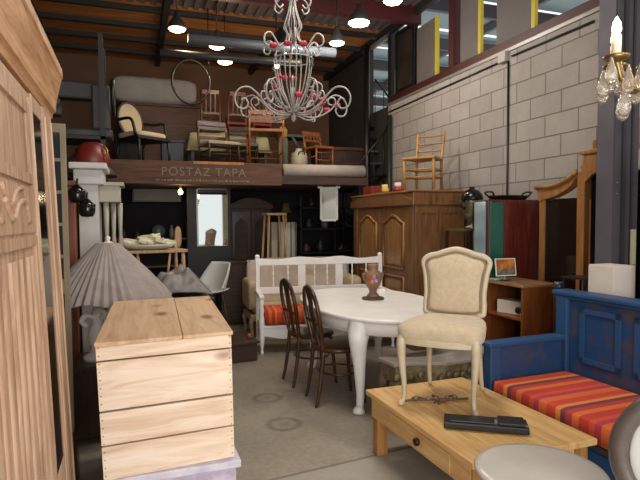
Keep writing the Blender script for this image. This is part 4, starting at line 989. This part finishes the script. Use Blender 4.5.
# black oval-back armchair
ac = thing('oval_armchair', 'black framed armchair with cream oval back on the mezzanine at the left', 'chair', mz(142, 7.6), math.radians(38))
for sx in (-1, 1):
    MB().tube([(sx*.24, -.24, .34), (sx*.25, -.26, 0)], [.022, .014], 8).build('leg', BLACK, ac)
    MB().tube([(sx*.2, .2, .34), (sx*.22, .26, 0)], [.022, .016], 8).build('leg', BLACK, ac)
    MB().tube(bez([(sx*.2, .22, .60), (sx*.28, .05, .58), (sx*.27, -.14, .56), (sx*.25, -.2, .36)], 5), .02, 8).build('armrest', BLACK, ac)
MB().prism([(-.27, -.27), (.27, -.27), (.22, .22), (-.22, .22)], 'xy', .31, .36).build('seat_rail', BLACK, ac, bevel=.01)
DC = plain('armchair_cream', '#b5a78d', .9)
MB().pad((0, -.02, .38), (.25, .24, .05), .4, .5).build('seat', DC, ac)
M = Matrix.Translation((0, .22, .62)) @ Matrix.Rotation(-.2, 4, 'X')
MB().pad((0, 0, 0), (.19, .04, .24), 1, 1, 28, 14, M=M).build('back_pad', DC, ac)
MB().tube([M @ Vector((.2*math.cos(a), 0, .25*math.sin(a))) for a in [2*PI*i/36 for i in range(36)]], .024, 8, closed=True).build('back_frame', BLACK, ac)
for sx in (-1, 1): MB().tube([(sx*.1, .2, .36), M @ Vector((sx*.1, 0, -.22))], .018, 8).build('back_post', BLACK, ac)
# brown low sideboard with a grey rolled mattress on top
q0, q1 = aty(112, 90, 9.2), aty(197, 90, 9.2)
zb = aty(150, 104, 9.2).z
t = thing('sideboard', 'plain brown cabinet on the mezzanine under the grey rolled mattress', 'cabinet', ((q0.x+q1.x)/2+.15, 9.45, MZ+.001)); h = (q1.x-q0.x)/2
SB = wood('plain_brown', '#3f2717', '#553722', '#604029', 'x', 5, .6)
MB().box(-h, h+.1, -.25, .25, .05, zb-MZ-.03).build('body', SB, t, bevel=.005)
MB().box(-h-.03, h+.13, -.28, .28, zb-MZ-.03, zb-MZ-.002).build('top', SB, t, bevel=.005)
MB().box(-h+.04, h+.06, -.24, .24, 0, .05).build('plinth', DARKW, t)
zt_ = aty(150, 76, 9.2).z-zb
o = MB().pad((0, 0, zt_/2), (h, .3, zt_/2), .15, .45, 40, 16).build('rolled_mattress', plain('grey_mattress', '#85827e', .85, c2='#96938e', sc=5, bump=.1)); tag(o, 'long grey rolled mattress lying high under the ceiling at the back', 'mattress', loc=((q0.x+q1.x)/2, 9.45, zb))
hp = aty(191, 82, 7.5)
o = MB().tube([(.25*math.cos(a), .02*math.sin(3*a), .29*math.sin(a)) for a in [2*PI*i/40 for i in range(40)]], .017, 8, closed=True).tube([(.24, 0, .1), (.24, 0, CEIL-hp.z-.002)], .006, 6).build('iron_hoop', BLACK); tag(o, 'black iron hoop hanging in front of the grey rolled mattress', 'hoop', loc=hp)
# stack of red chairs, pale sheet heap
t = thing('draped_table', 'table under a pale crumpled sheet in the middle of the mezzanine', 'table', (mz(230, 8.65)[0]-.05, 8.65, MZ+.001))
MB().box(-.62, .62, -.32, .32, .50, .53).build('top', DARKW, t)
for x in (-.57, .57):
    for y in (-.28, .28): MB().bar((x, y, 0), (x, y, .5), .05).build('leg', DARKW, t)
s = MB().sheet(lambda u, v: Vector(((u-.5)*1.35, (v-.5)*.72, .535+.09*max(0, 1-abs(2*u-1)**4)*max(0, 1-abs(2*v-1)**4)+.03*math.sin(13*u+5*v)*math.sin(9*v)-(.22 if min(u, 1-u, v, 1-v) < .03 else 0))), 36, 20)
s.build('sheet', plain('pale_sheet', '#8f8767', .9, c2='#a59d7e', sc=5), t, solid=.006)
for i, (px, lab) in enumerate(((211, 'red-brown wooden chair stacked on the draped mezzanine table, left one'), (236, 'red-brown wooden chair stacked on the draped mezzanine table, middle one'), (260, 'red-brown wooden chair stacked on the draped mezzanine table, right one'))):
    v = mz(px, 8.65); c_ = simple_chair('stacked_chair', lab, (v[0], 8.65, MZ+.65), math.radians(175+6*i), wood('red_chair', '#3a170e', '#552417', '#642e1d', 'z', 8, .4), plain('red_seat', '#6e1a16', .6), .32, .62, .14, 3, 'stacked red chairs', vert=True)
# demijohn, green-painted table, dark low dresser
v = mz(299, 7.5); t = thing('demijohn', 'cream ceramic jar beside the orange slat chair on the mezzanine', 'jar', v)
MB().lathe([(0, 0), (.11, 0), (.125, .03), (.125, .17), (.11, .22), (.06, .25), (.045, .27), (.05, .29), (0, .29)], n=24).build('body', plain('dim_ceramic', '#a89c86', .5, c2='#8f846f', sc=7), t)
MB().tube(bez([(-.05, -.125, .19), (-.03, -.135, .23), (.03, -.135, .23), (.05, -.125, .19)], 5), .008, 6).build('arch_mark', BLACK, t)
v = mz(297, 8.45); t = thing('green_table', 'dull green painted table behind the cream jar on the mezzanine', 'table', (v[0], 8.45, v[2]))
GP = plain('dull_green', '#3b4a42', .6)
MB().box(-.3, .3, -.2, .2, .58, .62).build('top', GP, t, bevel=.004)
for x in (-.26, .26):
    MB().bar((x, -.17, .0), (-x*.5, -.17, .58), .035).build('leg', GP, t); MB().bar((x, .17, 0), (x, .17, .58), .035).build('leg', GP, t)
v = mz(338, 8.3); t = thing('low_dresser', 'dark low dresser at the right end of the mezzanine', 'dresser', (v[0]+.12, 8.6, v[2]))
MB().box(-.42, .42, -.2, .22, .05, .42).build('body', DARKX, t, bevel=.005)
MB().box(-.45, .45, -.23, .24, .42, .47).build('top', wood('dim_top', '#3c2312', '#553319', None, 'x', 5, .5), t, bevel=.005)
for x in (-.21, .21): MB().box(x-.19, x+.19, -.21, -.2, .1, .38).build('drawer', DARKX, t, bevel=.004)
MB().box(-.4, .4, -.18, .2, 0, .05).build('plinth', DARKW, t)
v = mz(283, 7.95); t = thing('brass_lantern', 'small amber glass lantern behind the orange slat chair', 'lantern', (v[0], 7.95, v[2]))
MB().box(-.06, .06, -.06, .06, 0, .5).build('pedestal', GP, t)
MB().lathe([(.05, .5), (.07, .52), (.075, .62), (.05, .66), (.02, .68), (0, .7)], n=14).build('glass', plain('amber_glass', '#a87836', .3), t)
# boxes at left rear of mezzanine
for px, y, s_, lab, col in ((128, 8.2, .34, 'dark bundle on the mezzanine left of the cream armchair', '#2a2522'), (172, 8.0, .3, 'dark blue-grey crate on the mezzanine right of the cream armchair', '#343b42')):
    v = mz(px, y); t = thing('storage_box', lab, 'box', v)
    MB().box(-s_/2, s_/2, -s_/2, s_/2, 0, s_*1.2).build('body', plain('bx'+col[1:], col, .7), t, bevel=.01)
    MB().box(-s_/2-.01, s_/2+.01, -s_/2-.01, s_/2+.01, s_*1.2, s_*1.2+.03).build('lid', plain('bx'+col[1:], col), t, bevel=.006)

# ------------------------------------------------------------------ spiral stair beside the wall
t = thing('spiral_stair', 'black iron spiral staircase at the rear end of the block wall', 'staircase', (3.62, 7.95, 0))
MB().cyl((0, 0, 0), (0, 0, 4.3), .05, n=14).build('pole', BLACK, t)
for i in range(15):
    a = i*.42+1.2; z = .2+i*.2; M = Matrix.Translation((0, 0, z)) @ Matrix.Rotation(a, 4, 'Z')
    tr_ = MB().prism([(.05, -.03), (.42, -.11), (.42, .11), (.05, .03)], 'xy', 0, .03, M).build('tread', BLACK, t)
    MB().cyl(M @ Vector((.40, 0, .03)), M @ Vector((.40, 0, .85)), .008, n=6).build('baluster', BLACK, tr_)
MB().tube([(.40*math.cos(i*.105+1.2), .40*math.sin(i*.105+1.2), .2+i*.05+.86) for i in range(57)], .014, 8).build('handrail', BLACK, t)
# pale iron gate and perforated screen far behind, above the wall
v = atx(374, 92, 4.05)
ig = thing('iron_gate', 'arched pale iron gate standing on the far end of the block wall', 'gate', (3.87, 7.46, WTOP+.142))
ig.scale = (1, .75, 1)
GI = plain('grey_iron', '#6f7674', .5, .4)
arch = [(0, .18*math.cos(a), .22+.17*math.sin(a)) for a in [PI*i/14 for i in range(15)]]
MB().tube([(0, .18, 0)]+arch+[(0, -.18, 0)], .012, 6).build('arch_frame', GI, ig)
bars_ = [MB().cyl((0, y, 0), (0, y, .22+.16*math.sqrt(max(0, 1-(y/.18)**2))), .007, n=6).build('bar', GI, ig) for y in (-.12, -.06, 0, .06, .12)]
MB().box(-.01, .01, -.18, .18, 0, .02).build('sill', GI, ig)

# ------------------------------------------------------------------ below the mezzanine
# framed mirror
mw = aty(212, 220, 8.3)
t = thing('standing_mirror', 'tall black framed mirror under the brown beam reflecting the bright entrance', 'mirror', (mw.x, 8.3, 0), 0, rot=(0, 0, math.radians(.5)))
w2, zlo, zhi = .235, aty(212, 246, 8.3).z, aty(212, 188, 8.3).z
MB().box(-w2, w2, -.01, .0, zlo, zhi).build('glass', plain('clear_mirror', '#d8d8d0', .02, 1), t)
BF = plain('black_frame', '#151313', .5)
MB().box(-w2-.14, -w2, -.03, .03, 0, zhi+.06).box(w2, w2+.05, -.03, .03, 0, zhi+.06).box(-w2, w2, -.03, .03, zhi, zhi+.06).box(-w2, w2, -.03, .03, .0, zlo).build('frame', BF, t)
MB().box(-w2, -w2+.025, -.035, -.012, zlo, zhi).box(-w2, w2, -.035, -.012, zhi-.02, zhi).build('silver_edge', plain('silvery', '#8f8d84', .35, .6), t, label='silvery inner edge')
# dark wardrobe
dw = aty(246, 220, 8.45)
t = thing('dark_wardrobe', 'dark brown arched wardrobe between the standing mirror and the bar stool', 'wardrobe', (dw.x+.09, 8.5, 0))
MB().box(-.33, .33, 0, .45, .08, 1.72).build('body', DARKX, t, bevel=.006)
MB().prism([(-.36, 1.70)] + [(-.36+.72*i/20, 1.76+.12*math.sin(PI*i/20)) for i in range(21)] + [(.36, 1.70)], 'xz', -.04, .46).build('arched_top', DARKX, t, bevel=.005)
for x in (-.16, .16):
    d = MB().box(x-.15, x+.15, -.012, 0, .14, 1.66).build('door', DARKW, t, bevel=.004)
    MB().prism([(x-.1, .3), (x+.1, .3), (x+.1, 1.45), (x, 1.55), (x-.1, 1.45)], 'xz', -.024, -.012).build('panel', DARKX, d, bevel=.006)
MB().box(-.35, .35, -.02, .46, 0, .08).build('plinth', DARKX, t)
# flat panel and drum in the dark shelf at left
px_ = aty(157, 192, 8.6)
t = thing('blank_screen', 'wide grey blank screen hanging under the mezzanine at the left', 'screen', (px_.x, 8.6, px_.z))
MB().box(-.34, .34, -.02, .02, -.13, .16).build('sheet', plain('dim_grey_panel', '#6b6863', .6, c2='#77746e', sc=4), t)
MB().box(-.36, .36, .02, .05, -.15, .18).build('back_frame', BLACK, t)
MB().box(-.02, .02, .0, .04, .18, 2.0-px_.z-.002).build('hanger', BLACK, t)
t = thing('display_shelf', 'dark wooden shelf unit with odds and ends under the grey screen', 'shelf', (px_.x-.05, 8.5, 0))
for z in (.3, .8, 1.22): MB().box(-.62, .5, 0, .4, z, z+.03).build('board', wood('shelf_brown', '#3a2616', '#574028', None, 'x', 5, .6), t)
for x in (-.62, .47): MB().box(x, x+.03, .0, .4, 0, 1.5).build('upright', DARKX, t)
o = MB().lathe([(0, 0), (.09, .0), (.1, .02), (.1, .03), (0, .03)], M=Matrix.Rotation(PI/2, 4, 'X'), n=24).build('round_disc', plain('blue_grey_disc', '#5b6168', .4)); tag(o, 'blue-grey round disc propped on the dark shelf below the grey screen', 'disc', loc=(aty(158, 207, 8.7).x, 8.7, 1.355))
for k, (x, h_, c, lab) in enumerate(((-.45, .16, '#3c3a36', 'squat dark jar at the left on the dark shelf'), (-.25, .1, '#4d4a3a', 'small olive jar on the dark shelf left of the disc'), (.26, .2, '#7b7a72', 'pale slim bottle on the dark shelf right of the disc'))):
    o = MB().lathe([(0, 0), (.035, 0), (.04, .02), (.04, h_*.6), (.015, h_*.8), (.015, h_), (0, h_)], n=14).build('jar' if k < 2 else 'bottle', plain('jar'+c[1:], c, .3)); tag(o, lab, 'jar' if k < 2 else 'bottle', loc=(px_.x-.05+x, 8.65, 1.252))
# bare bulb
q = aty(180.5, 192, 7.6)
t = thing('bare_bulb', 'small glowing bare bulb hanging below the lettered beam', 'lamp', q)
MB().ball((0, 0, 0), .032, 12, (1, 1, 1.2)).build('bulb', BULB, t); MB().cyl((0, 0, .035), (0, 0, .1), .018, n=8).build('socket', GOLD, t); MB().cyl((0, 0, .1), (0, 0, 2.0-q.z-.002), .005, n=6).build('cord', BLACK, t)
lamp('bulb_light', 'POINT', q+Vector((0, -.12, -.05)), 4, (1, .75, .45), .04)
# bar stool, striped bin, gilt lamp
bs = aty(274, 213, 7.6)
t = thing('bar_stool', 'light wooden high stool behind the white bench', 'stool', (bs.x, 7.6, 0), .1); hz = bs.z
MB().box(-.15, .15, -.13, .13, hz-.035, hz).build('seat', BW, t, bevel=.008)
for sx in (-1, 1):
    for sy in (-1, 1): MB().cyl((sx*.11, sy*.09, hz-.03), (sx*.2, sy*.17, 0), .018, .016, n=8).build('leg', BW, t)
for z in (.35, .8): MB().cyl((-.16, -.14, z), (.16, -.14, z), .013, n=8).build('rung', BW, t)
sb = aty(279, 236, 8.15)
o = MB().lathe([(0, 0), (.2, 0), (.22, .02), (.24, sb.z+.2), (.22, sb.z+.22), (0, sb.z+.21)], n=28).build('striped_bin', stripes('bin_stripes', 'x', [('#d0c8b6', 3), ('#6e6a60', 1)], .1)); tag(o, 'tall drum with pale and dark stripes behind the wooden high stool', 'bin', loc=(sb.x+.06, 8.2, 0))
gl = aty(287, 205, 8.65)
t = thing('gilt_lamp', 'gilt table lamp on a black stand behind the striped drum', 'lamp', (gl.x, 8.72, 0))
MB().box(-.13, .13, -.13, .13, 0, 1.35).build('stand', BLACK, t)
MB().lathe([(.07, 1.35), (.07, 1.37), (.02, 1.4), (.035, 1.5), (.015, 1.58), (.03, 1.64), (0, 1.66)], n=16).build('base', GOLD, t)
MB().lathe([(.09, 1.64), (.05, 1.80), (.045, 1.80), (.085, 1.64)], n=20).build('shade', plain('ochre_shade', '#6e5222', .8), t)
rb_ = aty(233, 275, 7.9); t = thing('dark_chest', 'small dark brown chest in front of the arched dark wardrobe', 'chest', (rb_.x, 7.8, 0))
MB().box(-.22, .28, -.18, .2, .04, .9).build('body', DARKX, t, bevel=.006)
MB().box(-.24, .3, -.2, .22, .9, .93).build('top', DARKX, t, bevel=.004)
MB().box(-.2, .26, -.16, .18, 0, .04).build('plinth', DARKW, t)
# hanging white mirror
wm = aty(329, 201, 7.3)
t = thing('white_mirror', 'ornate white framed small mirror hanging below the pale roll', 'mirror', wm, 0, rot=(math.radians(9), 0, math.radians(-20)))
w_, h_ = .105, .265
MB().box(-w_, w_, -.004, .004, -h_, h_-.06).build('glass', plain('dull_mirror', '#8d8d88', .06, 1), t)
WF = plain('mirror_white', '#d6d2cc', .4)
fr = MB().box(-w_-.025, -w_+.005, -.012, .015, -h_-.01, h_-.05).box(w_-.005, w_+.025, -.012, .015, -h_-.01, h_-.05).box(-w_, w_, -.012, .015, -h_-.03, -h_).tube(bez([(-w_-.04, 0, h_-.08), (-w_-.03, 0, h_-.02), (-.05, 0, h_+.01), (0, 0, h_+.035), (.05, 0, h_+.01), (w_+.03, 0, h_-.02), (w_+.04, 0, h_-.08)], 6), .022, 8)
fr.build('frame', WF, t)
MB().ball((0, -.01, h_+.05), .03, 10).build('crest', WF, t)
MB().cyl((0, .01, h_+.05), (0, .01, 2.0-wm.z-.01), .004, n=6).build('wire', BLACK, t)
# dark shelf unit with small goods right of centre
ds = aty(322, 230, 8.4)
t = thing('dark_rack', 'black steel rack in the shadow behind the white hanging mirror', 'shelf', (ds.x+.22, 8.4, 0))
for z in (.5, .95, 1.35, 1.7): MB().box(-.6, .75, 0, .4, z, z+.025).build('shelf', DKST, t)
for x in (-.6, 0, .73): MB().box(x, x+.025, .0, .025, 0, 1.9).build('post', DKST, t)
goods = [(-.45, .975, .14, '#5c3a28', 'brown'), (-.2, .975, .2, '#39403f', 'slate'), (.2, .975, .12, '#6d675e', 'grey'), (.45, .975, .17, '#4a453c', 'olive'), (-.4, 1.375, .16, '#2c3a3a', 'dark teal'), (-.12, 1.375, .2, '#6e6a64', 'light grey'), (.3, 1.375, .18, '#3d3c3c', 'charcoal'), (.55, 1.375, .14, '#5a2b1e', 'red-brown'), (.1, 1.725, .15, '#57544f', 'stone grey'), (-.35, 1.725, .16, '#3a2f28', 'umber')]
for x, z, hh, c, nm in goods:
    o = MB().lathe([(0, 0), (.05, 0), (.065, hh*.3), (.06, hh*.6), (.03, hh*.85), (.04, hh), (0, hh)], n=16).build('pot', plain('pot'+c[1:], c, .4)); tag(o, '%s pot on the %s shelf of the black rack' % (nm, {.975: 'lower', 1.375: 'middle', 1.725: 'top'}[z]), 'pot', 'pots on the black rack', (ds.x+.22+x, 8.55, z+.001))

# ------------------------------------------------------------------ pendant lamps
def pendant(px, py, z, r, lab, power, col, mat, kind='BULB'):
    v = atz(px, py, z); t = thing('ceiling_lamp', lab, 'lamp', v)
    MB().lathe([(r, 0), (r*1.02, .01), (r*.9, .06), (r*.5, .12), (.035, .15), (.03, .2), (0, .2)], n=24).build('shade', plain('lamp_shade', '#2a2826', .5), t)
    MB().lathe([(0, -.035), (r*.45, -.03), (r*.85, -.012), (r*.95, .002), (0, .004)], n=24).build('bulb', mat, t, label='glowing lamp face')
    MB().cyl((0, 0, .2), (0, 0, CEIL-z-.001), .006, n=6).build('cord', BLACK, t)
    lamp('lamp_light', 'POINT', v+Vector((0, 0, -.12)), power, col, .08)
WARM = (1, .8, .58)
pendant(177, 29, 3.75, .105, 'glowing ceiling lamp farthest to the left', 11, WARM, BULB)
pendant(217, 46.5, 3.72, .105, 'glowing ceiling lamp over the mezzanine edge, second from the left', 10, WARM, BULB)
pendant(225, 62, 3.75, .11, 'glowing ceiling lamp lowest in view, below the second one', 10, WARM, BULB)
pendant(286.5, 51, 3.72, .095, 'glowing ceiling lamp seen behind the wire chandelier', 16, WARM, BULB)
pendant(337, 43, 3.72, .1, 'glowing warm ceiling lamp just right of the wire chandelier', 16, WARM, BULB)
pendant(359, 23, 3.7, .125, 'brightest cool white ceiling lamp right of the chandelier', 45, (1, .96, .93), COOLB)
pendant(393, 1, 3.72, .1, 'warm ceiling lamp cut by the top edge of the picture', 10, WARM, BULB)
v = atz(276.5, 66, 3.6)
t = thing('small_spotlight', 'tiny glowing spotlight behind the wire chandelier', 'lamp', v)
MB().ball((0, 0, 0), .035, 12).build('bulb', BULB, t); MB().cyl((0, 0, .03), (0, 0, CEIL-3.6-.001), .008, n=6).build('stem', BLACK, t)

# ------------------------------------------------------------------ white wire chandelier
cc = atd(293, 60, 4.2)
WC = plain('white_wire', '#8b8682', .5, c2='#a09b96', sc=10)
t = thing('wire_chandelier', 'large white scrolled wire chandelier with pink flowers hanging from the ceiling', 'chandelier', (cc.x, cc.y, 0))
Zp = lambda y: atd(293, y, 4.2).z
U = 4.2/FPX
for k in range(10):
    a = 2*PI*k/10+.2; ca, sa = math.cos(a), math.sin(a)
    pr = [(4, -6), (3, 6), (6, 18), (9, 28), (6, 34), (8, 42), (16, 50), (19, 58), (18, 72), (14, 88), (8, 100), (3, 110), (1, 116)]
    MB().tube(bez([(r*U*ca, r*U*sa, Zp(y)) for r, y in pr], 4), .0055, 6).build('rib', WC, t)
def scroll(pr, a, r, name):
    ca, sa = math.cos(a), math.sin(a)
    return MB().tube(bez([(q*U*ca, q*U*sa, Zp(y)) for q, y in pr], 5), r, 6).build(name, WC, t)
for k in range(8):
    a = 2*PI*k/8+.08
    scroll([(2, 112), (14, 113), (28, 106), (38, 96), (46, 91), (55, 93), (60, 101), (58, 110), (51, 112), (47, 107), (50, 102), (54, 104)], a, .0068, 'arm')
    scroll([(3, 108), (16, 106), (26, 96), (29, 86), (24, 82), (19, 86), (20, 93), (25, 94)], a+PI/8, .006, 'upper_scroll')
    scroll([(3, 114), (20, 117), (34, 112), (42, 104), (41, 98), (36, 98), (35, 103), (39, 105)], a+PI/8, .006, 'lower_scroll')
for k in range(6):
    a = 2*PI*k/6+.3
    scroll([(16, 50), (20, 44), (26, 38), (32, 41), (33, 48), (28, 51), (25, 47)], a, .0075, 'shoulder_scroll')
    scroll([(3, 2), (10, -3), (17, 0), (20, 7), (15, 12), (11, 8)], a, .0065, 'top_scroll')
MB().tube([(20*U*math.cos(2*PI*i/32), 20*U*math.sin(2*PI*i/32), Zp(60)) for i in range(32)], .005, 6, closed=True).build('ring', WC, t)
PK = plain('pink_flower', '#a83042', .6)
for k in range(16):
    a = k*2.4; ring_, y = ((30, 101), (17, 74), (27, 52), (44, 104), (19, 88))[k % 5]
    c0 = Vector((ring_*U*math.cos(a), ring_*U*math.sin(a), Zp(y)))
    f_ = MB()
    for j in range(5): f_.ball(c0+Vector((.016*math.cos(j*1.257), .016*math.sin(j*1.257), 0)), .017, 8, (1, 1, 1.1))
    f_.ball(c0+Vector((0, 0, -.006)), .012, 8).build('flower', PK, t)
GLF = plain('green_leaf', '#2f5a48', .5)
for k in range(8):
    a = k*.9+.3; y = 58+4*(k % 4)
    MB().ball((20*U*math.cos(a), 20*U*math.sin(a), Zp(y)), .02, 8, (.5, .5, 1)).build('leaf', GLF, t)
MB().cyl((0, 0, Zp(-6)), (0, 0, CEIL-.001), .01, n=8).build('chain', WC, t)
MB().lathe([(0, Zp(122)), (.02, Zp(119)), (.025, Zp(115)), (.01, Zp(111)), (.02, Zp(106)), (0, Zp(104))], n=12).build('finial', WC, t)

# ------------------------------------------------------------------ crystal chandelier, top right
k0 = atd(652, 60, 1.9); u = 1.9/FPX
t = thing('crystal_chandelier', 'gilt chandelier with candle bulbs and glass drops at the top right corner', 'chandelier', k0)
GM = plain('aged_gilt', '#8a7444', .3, .8)
MB().lathe([(0, -.12), (.02, -.11), (.035, -.07), (.015, -.03), (.03, .02), (.02, .08), (.035, .14), (.012, .2), (.01, .3)], n=18).build('stem', GM, t)
MB().cyl((0, 0, .3), (0, 0, CEIL-k0.z-.001), .006, n=6).build('chain', GM, t)
CRY = plain('crystal', '#f2ede4', .05, trans=.85)
def drop(x, y, z, s=1):
    MB().lathe([(0, .05*s), (.004*s, .04*s), (.012*s, .015*s), (.0165*s, -.005*s), (.012*s, -.02*s), (0, -.028*s)], (x, y, z), 10).build('crystal_drop', CRY, t)
CANDLE = plain('candle_cream', '#e9dcc0', .5)
view = math.atan2(-rt.y, -rt.x)
for k in range(6):
    a = view + k*PI/3 + .05; ca, sa = math.cos(a), math.sin(a); R_ = 37*u
    MB().tube(bez([(.02*ca, .02*sa, -.05), (R_*.4*ca, R_*.4*sa, -.10), (R_*.8*ca, R_*.8*sa, -.075), (R_*ca, R_*sa, -.0)], 6), .009, 8).build('arm', GM, t)
    MB().lathe([(.008, -.01), (.035, 0), (.045, .012), (.04, .012), (.01, .004)], (R_*ca, R_*sa, 0), 16).build('drip_pan', GM, t)
    cd = MB().cyl((R_*ca, R_*sa, .01), (R_*ca, R_*sa, .085), .016, n=12).build('candle', CANDLE, t)
    MB().lathe([(.009, 0), (.016, .02), (.013, .04), (.004, .06), (0, .065)], (R_*ca, R_*sa, .086), 12).build('flame_bulb', plain('flame_bulb', '#fff3d0', .5, emit='#ffdc98', es=30), cd)
    for j in range(4):
        b_ = j*PI/2+.4; drop(R_*ca+.042*math.cos(b_), R_*sa+.042*math.sin(b_), -.06-.03*(j % 2), 1.35)
    drop(R_*.75*ca, R_*.75*sa, -.16, 1.5)
    lamp('candle_light', 'POINT', k0+Vector((R_*ca, R_*sa, .2)), 1.2, (1, .78, .5), .03)
